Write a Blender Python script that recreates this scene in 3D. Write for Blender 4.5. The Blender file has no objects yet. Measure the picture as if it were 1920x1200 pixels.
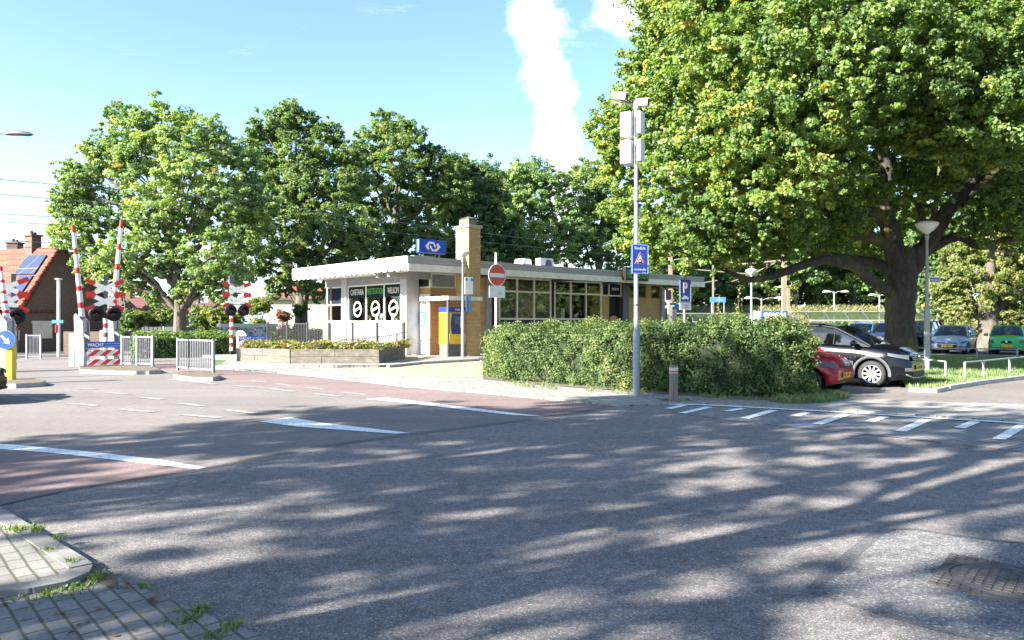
import bpy, math, random
import numpy as np
from mathutils import Vector, Matrix, Euler
PI = math.pi
random.seed(7)
RNG = np.random.default_rng(11)
sc = bpy.context.scene
COL = sc.collection
# ---------------- camera ----------------
CAMZ = 1.65; F = 1400.0; HX = 960.0; HY = 605.0
cam = bpy.data.objects.new('camera', bpy.data.cameras.new('camera')); COL.objects.link(cam)
cam.location = (0, 0, CAMZ); cam.rotation_euler = (PI/2, 0, 0)
cam.data.sensor_width = 36; cam.data.lens = 36*F/1920; cam.data.shift_y = 5/1920
cam.data.clip_end = 3000; cam.data.clip_start = .05
sc.camera = cam
# ---------------- light ----------------
SUN_AZ = Vector((-.86, -.51)).normalized(); SUN_EL = math.radians(28)
sd = bpy.data.lights.new('sun', 'SUN'); sd.energy = 4.6; sd.angle = math.radians(.53); sd.color = (1, .935, .83)
so = bpy.data.objects.new('sun', sd); COL.objects.link(so)
so.rotation_euler = Vector((-SUN_AZ.x*math.cos(SUN_EL), -SUN_AZ.y*math.cos(SUN_EL), -math.sin(SUN_EL))).to_track_quat('-Z', 'Y').to_euler()
w = bpy.data.worlds.new('World'); sc.world = w; w.use_nodes = True
sc.view_settings.view_transform = 'Standard'; sc.view_settings.look = 'None'
sc.view_settings.exposure = 2.5; sc.view_settings.gamma = 1
sc.render.film_transparent = False

def NT(tree):
    N = tree.nodes; L = tree.links
    def n(t, **k):
        x = N.new(t)
        for a, b in k.items():
            if a == 'i':
                for q, val in b.items():
                    if isinstance(val, bpy.types.NodeSocket): L.new(val, x.inputs[q])
                    else: x.inputs[q].default_value = val
            else: setattr(x, a, b)
        return x
    def mth(op, a, b=0.0, c=0.0, clamp=False):
        return n('ShaderNodeMath', operation=op, use_clamp=clamp, i={0: a, 1: b, 2: c}).outputs[0]
    return N, L, n, mth
def world():
    w.node_tree.nodes.clear()
    N, L, n, m = NT(w.node_tree)
    sky = n('ShaderNodeTexSky', sky_type='NISHITA', sun_disc=False, sun_elevation=SUN_EL,
            sun_rotation=math.atan2(SUN_AZ.x, SUN_AZ.y), altitude=0, air_density=1.0, dust_density=.7, ozone_density=1.0)
    tc = n('ShaderNodeTexCoord'); sp = n('ShaderNodeSeparateXYZ', i={0: tc.outputs['Generated']})
    x, y, z = sp.outputs
    ys = m('MAXIMUM', y, .02); u = m('DIVIDE', x, ys); v = m('DIVIDE', z, ys)
    uv = n('ShaderNodeCombineXYZ', i={0: u, 1: v, 2: 0.0}).outputs[0]
    n1 = n('ShaderNodeTexNoise', i={'Vector': uv, 'Scale': 12.0, 'Detail': 7.0, 'Roughness': .62}).outputs[0]
    n2 = n('ShaderNodeTexNoise', i={'Vector': uv, 'Scale': 38.0, 'Detail': 5.0, 'Roughness': .65}).outputs[0]
    nn = m('ADD', m('MULTIPLY', m('SUBTRACT', n1, .5), .11), m('MULTIPLY', m('SUBTRACT', n2, .5), .035))
    # tall broken contrail
    cen = m('SUBTRACT', .070, m('MULTIPLY', m('MAXIMUM', m('SUBTRACT', v, .22), 0.0), .20))
    wid = m('ADD', .014, m('MULTIPLY', v, .04))
    dist = m('DIVIDE', m('ABSOLUTE', m('ADD', m('SUBTRACT', u, cen), nn)), wid)
    c1 = n('ShaderNodeMapRange', interpolation_type='SMOOTHSTEP', i={0: dist, 1: 1.45, 2: .3, 3: 0.0, 4: 1.0}).outputs[0]
    # second cloud bank right of it
    def blob(cu, cv, ru, rv, s0=1.2, s1=.4, amt=1.0):
        a = m('DIVIDE', m('SUBTRACT', u, cu), ru); b = m('DIVIDE', m('SUBTRACT', v, cv), rv)
        d = m('ADD', m('SQRT', m('ADD', m('MULTIPLY', a, a), m('MULTIPLY', b, b))), m('MULTIPLY', m('SUBTRACT', n1, .5), 2.6))
        return m('MULTIPLY', n('ShaderNodeMapRange', interpolation_type='SMOOTHSTEP', i={0: d, 1: s0, 2: s1, 3: 0.0, 4: 1.0}).outputs[0], amt)
    cl = c1
    for a in [(.19, .44, .085, .075)]:
        cl = m('MAXIMUM', cl, blob(*a))
    ci = n('ShaderNodeTexNoise', i={'Vector': n('ShaderNodeMapping', i={0: uv, 2: (0, 0, .25), 3: (1.6, 7.0, 1.0)}).outputs[0], 'Scale': 2.2, 'Detail': 8.0, 'Roughness': .68}).outputs[0]
    cl = m('MAXIMUM', cl, m('MULTIPLY', n('ShaderNodeMapRange', interpolation_type='SMOOTHSTEP', i={0: ci, 1: .56, 2: .78, 3: 0.0, 4: .55}).outputs[0], 1.0))
    front = m('GREATER_THAN', y, .03)
    cl = m('MULTIPLY', cl, front, clamp=True)
    hz = n('ShaderNodeMapRange', i={0: z, 1: .0, 2: .30, 3: .75, 4: 0.0}).outputs[0]
    hz = m('POWER', hz, 1.3)
    skc = n('ShaderNodeMix', data_type='RGBA', blend_type='MULTIPLY', i={0: 1.0, 6: sky.outputs[0], 7: (.86, 1.0, 1.12, 1)}).outputs[2]
    hm = n('ShaderNodeMix', data_type='RGBA', i={0: hz, 6: skc, 7: (3.9, 4.3, 4.6, 1)}).outputs[2]
    mx = n('ShaderNodeMix', data_type='RGBA', i={0: cl, 6: hm, 7: (5.4, 5.5, 5.7, 1)}).outputs[2]
    bg = n('ShaderNodeBackground', i={'Color': mx, 'Strength': .064})
    out = n('ShaderNodeOutputWorld'); L.new(bg.outputs[0], out.inputs[0])
world()
# ---------------- geometry helpers ----------------
def G(px, py, z=0.0):
    d = (CAMZ-z)*F/(py-HY); return Vector(((px-HX)/F*d, d, z))
def P(px, py, d): return Vector(((px-HX)/F*d, d, CAMZ+(HY-py)/F*d))
class MB:
    def __init__(s): s.v = []; s.f = []; s.m = []; s.s = []
    def add(s, vs, fs, mat=0, smooth=False):
        o = len(s.v); s.v += [tuple(p) for p in vs]
        for f in fs: s.f.append(tuple(i+o for i in f)); s.m.append(mat); s.s.append(smooth)
        return s
    def box(s, x0, x1, y0, y1, z0, z1, mat=0, M=None):
        vs = [Vector(p) for p in ((x0,y0,z0),(x1,y0,z0),(x1,y1,z0),(x0,y1,z0),(x0,y0,z1),(x1,y0,z1),(x1,y1,z1),(x0,y1,z1))]
        if M is not None: vs = [M @ p for p in vs]
        return s.add(vs, [(0,3,2,1),(4,5,6,7),(0,1,5,4),(1,2,6,5),(2,3,7,6),(3,0,4,7)], mat)
    def tube(s, pts, rad, n=10, mat=0, caps=True, smooth=True):
        pts = [Vector(p) for p in pts]
        if not hasattr(rad, '__len__'): rad = [rad]*len(pts)
        rings = []; up = None
        for i, p in enumerate(pts):
            t = (pts[min(i+1, len(pts)-1)]-pts[max(i-1, 0)])
            if t.length < 1e-9: t = Vector((0,0,1))
            t.normalize()
            if up is None: up = Vector((1,0,0)) if abs(t.x) < .8 else Vector((0,1,0))
            a = (up - t*up.dot(t)); a.normalize(); up = a
            b = t.cross(a)
            rings.append([p+(a*math.cos(2*PI*k/n)+b*math.sin(2*PI*k/n))*rad[i] for k in range(n)])
        vs = [q for r in rings for q in r]; fs = []
        for i in range(len(pts)-1):
            for k in range(n):
                k2 = (k+1) % n
                fs.append((i*n+k, i*n+k2, (i+1)*n+k2, (i+1)*n+k))
        s.add(vs, fs, mat, smooth)
        if caps:
            s.add(rings[0], [tuple(reversed(range(n)))], mat); s.add(rings[-1], [tuple(range(n))], mat)
        return s
    def cyl(s, p0, p1, r0, r1=None, n=14, mat=0, caps=True): return s.tube([p0, p1], [r0, r0 if r1 is None else r1], n, mat, caps)
    def lathe(s, prof, c=(0,0,0), n=20, mat=0, M=None, smooth=True, caps=True):
        c = Vector(c); vs = []
        for r, z in prof:
            for k in range(n):
                p = Vector((r*math.cos(2*PI*k/n), r*math.sin(2*PI*k/n), z))
                vs.append((M @ p if M is not None else p)+c)
        fs = [(i*n+k, i*n+(k+1)%n, (i+1)*n+(k+1)%n, (i+1)*n+k) for i in range(len(prof)-1) for k in range(n)]
        s.add(vs, fs, mat, smooth)
        if caps and prof[0][0] > .001: s.add(vs[:n], [tuple(reversed(range(n)))], mat)
        if caps and prof[-1][0] > .001: s.add(vs[-n:], [tuple(range(n))], mat)
        return s
    def prism(s, poly, z0, z1, mat=0, axis='z', top=None):
        """axis z: poly is xy; axis y: poly is (x,z) extruded in y from z0 to z1; axis x: poly is (y,z)"""
        def mk(p, t): return (p[0],p[1],t) if axis == 'z' else ((p[0],t,p[1]) if axis == 'y' else (t,p[0],p[1]))
        n = len(poly); ar = sum(poly[i][0]*poly[(i+1)%n][1]-poly[(i+1)%n][0]*poly[i][1] for i in range(n))
        if (ar < 0) != (axis == 'y'): poly = list(reversed(poly))
        if axis == 'y': z0, z1 = z0, z1
        vs = [mk(p, z0) for p in poly]+[mk(p, z1) for p in poly]
        fs = [tuple(reversed(range(n)))]+[(i, (i+1)%n, n+(i+1)%n, n+i) for i in range(n)]
        s.add(vs, fs, mat); s.add(vs[n:], [tuple(range(n))], mat if top is None else top)
        return s
    def sheet(s, pts, mat=0):
        n = len(pts); ar = sum(pts[i][0]*pts[(i+1)%n][1]-pts[(i+1)%n][0]*pts[i][1] for i in range(n))
        if ar < 0: pts = list(reversed(pts))
        return s.add(pts, [tuple(range(n))], mat)
    def build(s, name, mats, parent=None, bevel=0, label=None, loc=None, rot=None):
        me = bpy.data.meshes.new(name); me.from_pydata(s.v, [], s.f)
        if not isinstance(mats, (list, tuple)): mats = [mats]
        for q in mats: me.materials.append(q)
        if len(s.f):
            me.polygons.foreach_set('material_index', s.m); me.polygons.foreach_set('use_smooth', s.s)
        me.update()
        o = bpy.data.objects.new(name, me); COL.objects.link(o)
        if parent is not None: o.parent = parent
        if loc is not None: o.location = loc
        if rot is not None: o.rotation_euler = rot
        if bevel:
            b = o.modifiers.new('bevel', 'BEVEL'); b.width = bevel; b.segments = 2; b.limit_method = 'ANGLE'; b.angle_limit = math.radians(40)
        if label: o['label'] = label
        return o
def thing(name, label, cat, loc=(0,0,0), rz=0, group=None):
    o = bpy.data.objects.new(name, None); COL.objects.link(o); o.empty_display_size = .2
    o.location = loc; o.rotation_euler = (0, 0, rz); o['label'] = label; o['category'] = cat
    if group: o['group'] = group
    return o
def tag(o, label=None, cat=None, group=None, kind=None):
    if label: o['label'] = label
    if cat: o['category'] = cat
    if group: o['group'] = group
    if kind: o['kind'] = kind
    return o
def copy_tree(o, parent=None):
    c = o.copy(); COL.objects.link(c); c.parent = parent
    for ch in list(o.children):
        if ch.name != c.name: copy_tree(ch, c)
    return c
def text(body, w_, h_, mat, parent, loc, rot=(PI/2,0,0), name='lettering', bold=0.0, depth=.002):
    cu = bpy.data.curves.new(name, 'FONT'); cu.body = body; cu.size = 1; cu.extrude = depth; cu.offset = bold; cu.resolution_u = 3
    t = bpy.data.objects.new('tmp', cu); COL.objects.link(t)
    me = bpy.data.meshes.new_from_object(t); bpy.data.objects.remove(t)
    co = np.empty(len(me.vertices)*3); me.vertices.foreach_get('co', co); co = co.reshape(-1, 3)
    lo, hi = co.min(0), co.max(0)
    co[:, 0] = (co[:, 0]-(lo[0]+hi[0])/2)/(hi[0]-lo[0])*w_; co[:, 1] = (co[:, 1]-(lo[1]+hi[1])/2)/(hi[1]-lo[1])*h_
    me.vertices.foreach_set('co', co.ravel()); me.update(); me.materials.clear(); me.materials.append(mat)
    o = bpy.data.objects.new(name, me); COL.objects.link(o); o.parent = parent; o.location = loc; o.rotation_euler = rot
    return o
# ---------------- materials ----------------
MATS = {}
def base(name, rgb=(.5,.5,.5), rough=.6, metal=0, **k):
    if name in MATS: return MATS[name]
    m = bpy.data.materials.new(name); m.use_nodes = True; MATS[name] = m
    N, L, n, mt = NT(m.node_tree); b = N['Principled BSDF']
    b.inputs['Roughness'].default_value = rough; b.inputs['Metallic'].default_value = metal
    for a, v_ in k.items(): b.inputs[a.replace('_', ' ')].default_value = v_
    # slight wear so that no surface is flat
    tc = n('ShaderNodeTexCoord'); no = n('ShaderNodeTexNoise', i={'Vector': tc.outputs['Object'], 'Scale': 3.0, 'Detail': 6.0, 'Roughness': .65}).outputs[0]
    f = n('ShaderNodeMapRange', i={0: no, 1: .3, 2: .7, 3: .82, 4: 1.1}).outputs[0]
    c = n('ShaderNodeMix', data_type='RGBA', blend_type='MULTIPLY', i={0: 1.0, 6: (*rgb, 1), 7: n('ShaderNodeCombineColor', i={0: f, 1: f, 2: f}).outputs[0]}).outputs[2]
    L.new(c, b.inputs['Base Color'])
    return m
def noisy(name, stops, scale=6, detail=6, rough=.85, bump=0, bscale=60, coord='Object', stretch=None, extra=None, rough_n=.6, dist=.01):
    if name in MATS: return MATS[name]
    m = bpy.data.materials.new(name); m.use_nodes = True; MATS[name] = m
    N, L, n, mt = NT(m.node_tree); b = N['Principled BSDF']; b.inputs['Roughness'].default_value = rough
    tc = n('ShaderNodeTexCoord'); v = tc.outputs[coord]
    if stretch: v = n('ShaderNodeMapping', i={0: v, 3: stretch}).outputs[0]
    no = n('ShaderNodeTexNoise', i={'Vector': v, 'Scale': float(scale), 'Detail': float(detail), 'Roughness': rough_n}).outputs[0]
    r = n('ShaderNodeValToRGB', i={0: no}); e = r.color_ramp.elements
    while len(e) < len(stops): e.new(.5)
    for el, (p, c) in zip(e, stops): el.position = p; el.color = (*c, 1)
    colr = r.outputs[0]
    if extra: colr = extra(n, mt, v, colr)
    L.new(colr, b.inputs['Base Color'])
    if bump:
        nb = n('ShaderNodeTexNoise', i={'Vector': v, 'Scale': float(bscale), 'Detail': 4.0}).outputs[0]
        bp = n('ShaderNodeBump', i={'Strength': float(bump), 'Distance': dist, 'Height': nb}); L.new(bp.outputs[0], b.inputs['Normal'])
    return m
def mulc(n, a, f_):
    g = n('ShaderNodeCombineColor', i={0: f_, 1: f_, 2: f_}).outputs[0]
    return n('ShaderNodeMix', data_type='RGBA', blend_type='MULTIPLY', i={0: 1.0, 6: a, 7: g}).outputs[2]
def asphalt(name, c0, c1, speck=.5, sscale=95, patch=(.84, 1.12)):
    def extra(n, mt, v, colr):
        vo = n('ShaderNodeTexVoronoi', i={'Vector': v, 'Scale': float(sscale)})
        rnd = n('ShaderNodeSeparateColor', i={0: vo.outputs['Color']}).outputs[0]
        big = n('ShaderNodeTexNoise', i={'Vector': v, 'Scale': .35, 'Detail': 4.0}).outputs[0]
        f = n('ShaderNodeMapRange', i={0: big, 1: .3, 2: .7, 3: patch[0], 4: patch[1]}).outputs[0]
        colr = mulc(n, colr, f)
        fd = n('ShaderNodeMapRange', i={0: rnd, 1: 0.0, 2: 1.0, 3: 1-speck, 4: 1+speck}).outputs[0]
        colr = mulc(n, colr, fd)
        ln = n('ShaderNodeTexNoise', i={'Vector': n('ShaderNodeMapping', i={0: v, 2: (0, 0, .55), 3: (.12, 1.3, 1)}).outputs[0], 'Scale': 1.0, 'Detail': 3.0}).outputs[0]
        colr = mulc(n, colr, n('ShaderNodeMapRange', i={0: ln, 1: .35, 2: .65, 3: .9, 4: 1.08}).outputs[0])
        oi = n('ShaderNodeTexNoise', i={'Vector': v, 'Scale': 1.1, 'Detail': 5.0, 'Roughness': .7}).outputs[0]
        colr = mulc(n, colr, n('ShaderNodeMapRange', i={0: oi, 1: .62, 2: .74, 3: 1.0, 4: .72}).outputs[0])
        st = mt('GREATER_THAN', rnd, .93)
        colr = n('ShaderNodeMix', data_type='RGBA', i={0: mt('MULTIPLY', st, speck), 6: colr, 7: (.42, .42, .42, 1)}).outputs[2]
        # hairline cracks
        v2 = n('ShaderNodeVectorMath', operation='ADD', i={0: v, 1: n('ShaderNodeVectorMath', operation='SCALE', i={0: n('ShaderNodeTexNoise', i={'Vector': v, 'Scale': 1.7, 'Detail': 3.0}).outputs[1], 3: .9}).outputs[0]}).outputs[0]
        cr = n('ShaderNodeTexVoronoi', feature='DISTANCE_TO_EDGE', i={'Vector': v2, 'Scale': .22}).outputs[0]
        k = n('ShaderNodeMapRange', i={0: cr, 1: .0, 2: .004, 3: .7, 4: 1.0}).outputs[0]
        return mulc(n, colr, k)
    return noisy(name, [(.35, c0), (.65, c1)], 9, 8, .93, .55, 130, extra=extra, dist=.008)
def brick(name, c1, c2, mortar, bw=.22, bh=.065, ms=.008, wall=True, rot=0, rough=.9, off=.5, dirt=.25, bump=.4, moss=None):
    if name in MATS: return MATS[name]
    m = bpy.data.materials.new(name); m.use_nodes = True; MATS[name] = m
    N, L, n, mt = NT(m.node_tree); b = N['Principled BSDF']; b.inputs['Roughness'].default_value = rough
    tc = n('ShaderNodeTexCoord'); v = tc.outputs['Object']
    if wall:
        s = n('ShaderNodeSeparateXYZ', i={0: v}).outputs
        v = n('ShaderNodeCombineXYZ', i={0: mt('ADD', s[0], s[1]), 1: s[2], 2: 0.0}).outputs[0]
    elif rot: v = n('ShaderNodeMapping', i={0: v, 2: (0, 0, rot)}).outputs[0]
    wob = n('ShaderNodeTexNoise', i={'Vector': v, 'Scale': 2.0}).outputs[1]
    vv = v if wall else n('ShaderNodeVectorMath', operation='ADD', i={0: v, 1: n('ShaderNodeVectorMath', operation='SCALE', i={0: wob, 3: .03}).outputs[0]}).outputs[0]
    t = n('ShaderNodeTexBrick', offset=off, i={'Vector': vv, 'Color1': (*c1, 1), 'Color2': (*c2, 1), 'Mortar': (*mortar, 1), 'Scale': 1.0, 'Mortar Size': ms, 'Mortar Smooth': .2, 'Bias': 0.0, 'Brick Width': bw, 'Row Height': bh})
    no = n('ShaderNodeTexNoise', i={'Vector': v, 'Scale': 1.3, 'Detail': 8.0, 'Roughness': .7}).outputs[0]
    f = n('ShaderNodeMapRange', i={0: no, 1: .25, 2: .75, 3: 1-dirt, 4: 1+dirt}).outputs[0]
    colr = mulc(n, t.outputs[0], f)
    n3 = n('ShaderNodeTexNoise', i={'Vector': v, 'Scale': 45.0, 'Detail': 4.0}).outputs[0]
    colr = mulc(n, colr, n('ShaderNodeMapRange', i={0: n3, 1: .3, 2: .7, 3: .82, 4: 1.18}).outputs[0])
    if moss:
        mo = n('ShaderNodeTexNoise', i={'Vector': v, 'Scale': 2.3, 'Detail': 6.0, 'Roughness': .7}).outputs[0]
        q = mt('MULTIPLY', n('ShaderNodeMapRange', i={0: mo, 1: .5, 2: .62, 3: 0.0, 4: 1.0}).outputs[0], t.outputs[1], clamp=True)
        colr = n('ShaderNodeMix', data_type='RGBA', i={0: q, 6: colr, 7: (*moss, 1)}).outputs[2]
    L.new(colr, b.inputs['Base Color'])
    h = mt('ADD', mt('MULTIPLY', mt('SUBTRACT', 1.0, t.outputs[1]), 1.0), mt('MULTIPLY', n3, .35))
    bp = n('ShaderNodeBump', i={'Strength': bump, 'Distance': .01, 'Height': h}); L.new(bp.outputs[0], b.inputs['Normal'])
    return m
LEAFK = 1.38
def leafmat(name, ramp, trans=.46, gloss=.02):
    if name in MATS: return MATS[name]
    m = bpy.data.materials.new(name); m.use_nodes = True; MATS[name] = m
    m.node_tree.nodes.clear(); N, L, n, mt = NT(m.node_tree)
    at = n('ShaderNodeAttribute', attribute_name='leaf')
    r = n('ShaderNodeValToRGB', i={0: at.outputs['Fac']}); e = r.color_ramp.elements
    while len(e) < len(ramp): e.new(.5)
    for el, (p, c) in zip(e, ramp): el.position = p; el.color = (c[0]*LEAFK*1.12, c[1]*LEAFK*1.04, c[2]*LEAFK*1.22, 1)
    tcol = n('ShaderNodeMix', data_type='RGBA', blend_type='MULTIPLY', i={0: 1.0, 6: r.outputs[0], 7: (1.35, 1.35, .55, 1)}).outputs[2]
    d = n('ShaderNodeBsdfDiffuse', i={0: r.outputs[0]}); t = n('ShaderNodeBsdfTranslucent', i={0: tcol})
    s = n('ShaderNodeMixShader', i={0: trans, 1: d.outputs[0], 2: t.outputs[0]})
    g = n('ShaderNodeBsdfAnisotropic', i={0: (1, 1, 1, 1), 'Roughness': .5})
    s2 = n('ShaderNodeMixShader', i={0: gloss, 1: s.outputs[0], 2: g.outputs[0]})
    o = n('ShaderNodeOutputMaterial'); L.new(s2.outputs[0], o.inputs[0])
    return m
def glassmat(name, tint=(.35,.4,.4), ior=1.9, rough=.02):
    if name in MATS: return MATS[name]
    m = bpy.data.materials.new(name); m.use_nodes = True; MATS[name] = m
    m.node_tree.nodes.clear(); N, L, n, mt = NT(m.node_tree)
    ge = n('ShaderNodeNewGeometry'); dt = n('ShaderNodeVectorMath', operation='DOT_PRODUCT', i={0: ge.outputs['Normal'], 1: ge.outputs['Incoming']}).outputs['Value']
    f0 = ((ior-1)/(ior+1))**2*1.9
    fr = mt('ADD', f0, mt('MULTIPLY', 1-f0, mt('POWER', mt('SUBTRACT', 1.0, mt('ABSOLUTE', dt), clamp=True), 5.0)), clamp=True); t = n('ShaderNodeBsdfTransparent', i={0: (*tint, 1)})
    g = n('ShaderNodeBsdfAnisotropic', i={0: (1,1,1,1), 'Roughness': rough})
    s = n('ShaderNodeMixShader', i={0: fr, 1: t.outputs[0], 2: g.outputs[0]})
    o = n('ShaderNodeOutputMaterial'); L.new(s.outputs[0], o.inputs[0]); return m
ASPH = asphalt('coarse_asphalt', (.115,.103,.1), (.183,.166,.16), .48, 120)
ASPH2 = asphalt('smooth_asphalt', (.128,.113,.105), (.175,.156,.144), .2, 150)
REDA = asphalt('red_asphalt', (.15,.105,.1), (.195,.137,.13), .2, 150)
DARKA = asphalt('bitumen', (.07,.07,.076), (.1,.1,.108), .25, 120)
FAINT = noisy('washed_out_paint', [(.4, (.18,.17,.155)), (.55, (.27,.26,.24)), (.8, (.36,.35,.33))], 9, 8, .8, .2, 120)  # dash paint greyed to stand in for contrast washed out by strong sunlight
PAINT = noisy('road_paint', [(.34, (.26,.25,.24)), (.41, (.6,.6,.58)), (.55, (.74,.74,.72)), (.8, (.8,.8,.78))], 16, 10, .7, .2, 120)
PAVE = brick('pavement_tile', (.27,.255,.235), (.22,.21,.2), (.09,.085,.07), .3, .3, .012, False, math.radians(-33), moss=(.06,.08,.025))
PAVER = brick('pavement_brick', (.215,.2,.185), (.15,.142,.132), (.075,.068,.055), .21, .105, .009, False, math.radians(48), dirt=.4, moss=(.07,.09,.035))
PLAT = brick('plateau_brick', (.21,.2,.2), (.165,.16,.162), (.07,.065,.06), .21, .105, .009, False, math.radians(-33))
YELB = brick('yellow_paving', (.42,.32,.19), (.34,.25,.15), (.2,.17,.12), .21, .105, .008, False, math.radians(42))
CONC = noisy('concrete', [(.3, (.25,.24,.22)), (.7, (.42,.41,.38))], 5, 8, .9, .3, 80)
CONCD = noisy('weathered_concrete', [(.3, (.075,.068,.055)), (.55, (.14,.125,.1)), (.75, (.21,.19,.155))], 4, 8, .9, .3, 80, stretch=(1,1,2.5))
GRASS = noisy('grass', [(.3, (.045,.075,.02)), (.5, (.075,.12,.03)), (.72, (.13,.16,.05))], 2.5, 10, .95, .6, 90)
SOIL = noisy('soil', [(.3, (.07,.055,.04)), (.7, (.15,.12,.085))], 8, 8, .95, .5, 90)
BRY = brick('yellow_brick', (.60,.37,.12), (.48,.28,.09), (.2,.17,.12), .21, .062, .011, dirt=.12)
BRD = brick('dark_brick', (.18,.115,.09), (.135,.085,.07), (.08,.065,.055), .21, .062, .01, dirt=.15)
WHITE = base('white_paint', (.78,.77,.74), .5)
WHITEW = noisy('white_render', [(.3, (.62,.59,.54)), (.7, (.78,.75,.7))], 1.2, 8, .85)
CREAM = base('cream_paint', (.68,.62,.52), .6)
LGREY = base('pale_grey_paint', (.46,.47,.5), .5)
KERBG = noisy('kerb_stone', [(.3, (.13,.125,.12)), (.7, (.23,.22,.21))], 7, 8, .9, .4, 90)
GREYP = base('grey_paint', (.27,.28,.31), .5)
DGREY = base('dark_grey_paint', (.075,.078,.09), .45)
BLACK = base('black_paint', (.012,.012,.014), .5, Specular_IOR_Level=.2)
RUBBER = base('rubber', (.022,.022,.023), .8)
GALV = noisy('galvanised_steel', [(.3, (.2,.215,.235)), (.7, (.31,.33,.355))], 14, 6, .45, .1, 60)
METW = base('light_grey_metal', (.27,.275,.28), .45, .0)
BLUE = base('sign_blue', (.012,.06,.42), .35)
LBLUE = base('light_blue', (.05,.19,.48), .4)
RED = base('sign_red', (.52,.018,.02), .4)
FRED = base('faded_red', (.62,.09,.075), .5)
YEL = base('machine_yellow', (.83,.47,.015), .35)
GREEN = base('sign_green', (.08,.42,.03), .5)
GLASS = glassmat('window_glass', (.8,.83,.82), 1.42)
CARGL = glassmat('car_glass', (.25,.28,.27), 1.5)
LENS = base('lamp_lens', (.03,.004,.004), .15)
PLATE = base('plate_yellow', (.8,.5,.02), .4)
CHROME = base('chrome', (.75,.75,.75), .18, 1.0)
RIM = base('rim_silver', (.55,.55,.56), .3, .6)
BOWL = base('lamp_bowl', (.72,.7,.66), .35)
def _bark(n, mt, v, colr):
    mo = n('ShaderNodeTexNoise', i={'Vector': v, 'Scale': .8, 'Detail': 6.0, 'Roughness': .7}).outputs[0]
    return n('ShaderNodeMix', data_type='RGBA', i={0: n('ShaderNodeMapRange', i={0: mo, 1: .5, 2: .66, 3: 0.0, 4: .8}).outputs[0], 6: colr, 7: (.13, .13, .025, 1)}).outputs[2]
BARK = noisy('oak_bark', [(.3, (.02,.016,.012)), (.55, (.05,.041,.032)), (.8, (.12,.1,.08))], 7, 10, .95, 1.0, 14, stretch=(1,1,.45), rough_n=.72, extra=_bark, dist=.05)
BARK2 = noisy('bark', [(.3, (.06,.05,.04)), (.7, (.16,.135,.11))], 7, 8, .95, .8, 18, stretch=(1,1,.25), dist=.04)
WOOD = noisy('grey_wood', [(.3, (.1,.085,.07)), (.7, (.23,.2,.17))], 10, 8, .9, .4, 40, stretch=(3,3,.3))
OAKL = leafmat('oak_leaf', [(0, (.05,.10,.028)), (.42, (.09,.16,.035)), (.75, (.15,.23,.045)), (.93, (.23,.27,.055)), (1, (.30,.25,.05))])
MAPL = leafmat('maple_leaf', [(0, (.06,.115,.045)), (.5, (.16,.26,.085)), (.95, (.27,.34,.1)), (1, (.26,.2,.05))])
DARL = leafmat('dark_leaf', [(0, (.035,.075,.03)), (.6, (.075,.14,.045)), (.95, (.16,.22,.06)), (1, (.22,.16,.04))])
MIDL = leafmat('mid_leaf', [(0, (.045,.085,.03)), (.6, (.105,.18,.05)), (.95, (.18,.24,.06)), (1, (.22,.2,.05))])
HEDL = leafmat('laurel_leaf', [(0, (.022,.05,.014)), (.55, (.058,.102,.03)), (.9, (.115,.16,.05)), (.98, (.15,.19,.065)), (1, (.2,.18,.05))], .3, .015)
LIML = leafmat('lime_leaf', [(0, (.08,.12,.03)), (.6, (.15,.19,.05)), (1, (.27,.27,.09))])
# ---------------- foliage ----------------
def leaf_mesh(C, Nrm, size, asp, val, name, mat, parent=None):
    """C centres (n,3), Nrm normals (n,3), rhombus leaves"""
    n = len(C)
    Nrm = Nrm/np.maximum(np.linalg.norm(Nrm, axis=1, keepdims=True), 1e-6)
    r = RNG.normal(size=(n, 3)); a = np.cross(Nrm, r); a /= np.maximum(np.linalg.norm(a, axis=1, keepdims=True), 1e-6)
    b = np.cross(Nrm, a)
    s = (size*RNG.uniform(.65, 1.3, n))[:, None]
    V = np.empty((n, 4, 3), dtype=np.float32)
    fold = Nrm*s*.12
    V[:, 0] = C-a*s*.5; V[:, 1] = C+b*s*asp*.5-a*s*.05+fold; V[:, 2] = C+a*s*.5; V[:, 3] = C-b*s*asp*.5-a*s*.05+fold
    me = bpy.data.meshes.new(name)
    me.vertices.add(4*n); me.vertices.foreach_set('co', V.ravel())
    me.loops.add(4*n); me.loops.foreach_set('vertex_index', np.arange(4*n, dtype=np.int32))
    me.polygons.add(n); me.polygons.foreach_set('loop_start', np.arange(0, 4*n, 4, dtype=np.int32)); me.polygons.foreach_set('loop_total', np.full(n, 4, dtype=np.int32))
    me.update(calc_edges=True)
    at = me.attributes.new('leaf', 'FLOAT', 'FACE'); at.data.foreach_set('value', np.clip(val, 0, 1).astype(np.float32))
    me.materials.append(mat)
    o = bpy.data.objects.new(name, me); COL.objects.link(o)
    if parent is not None: o.parent = parent
    return o
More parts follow.
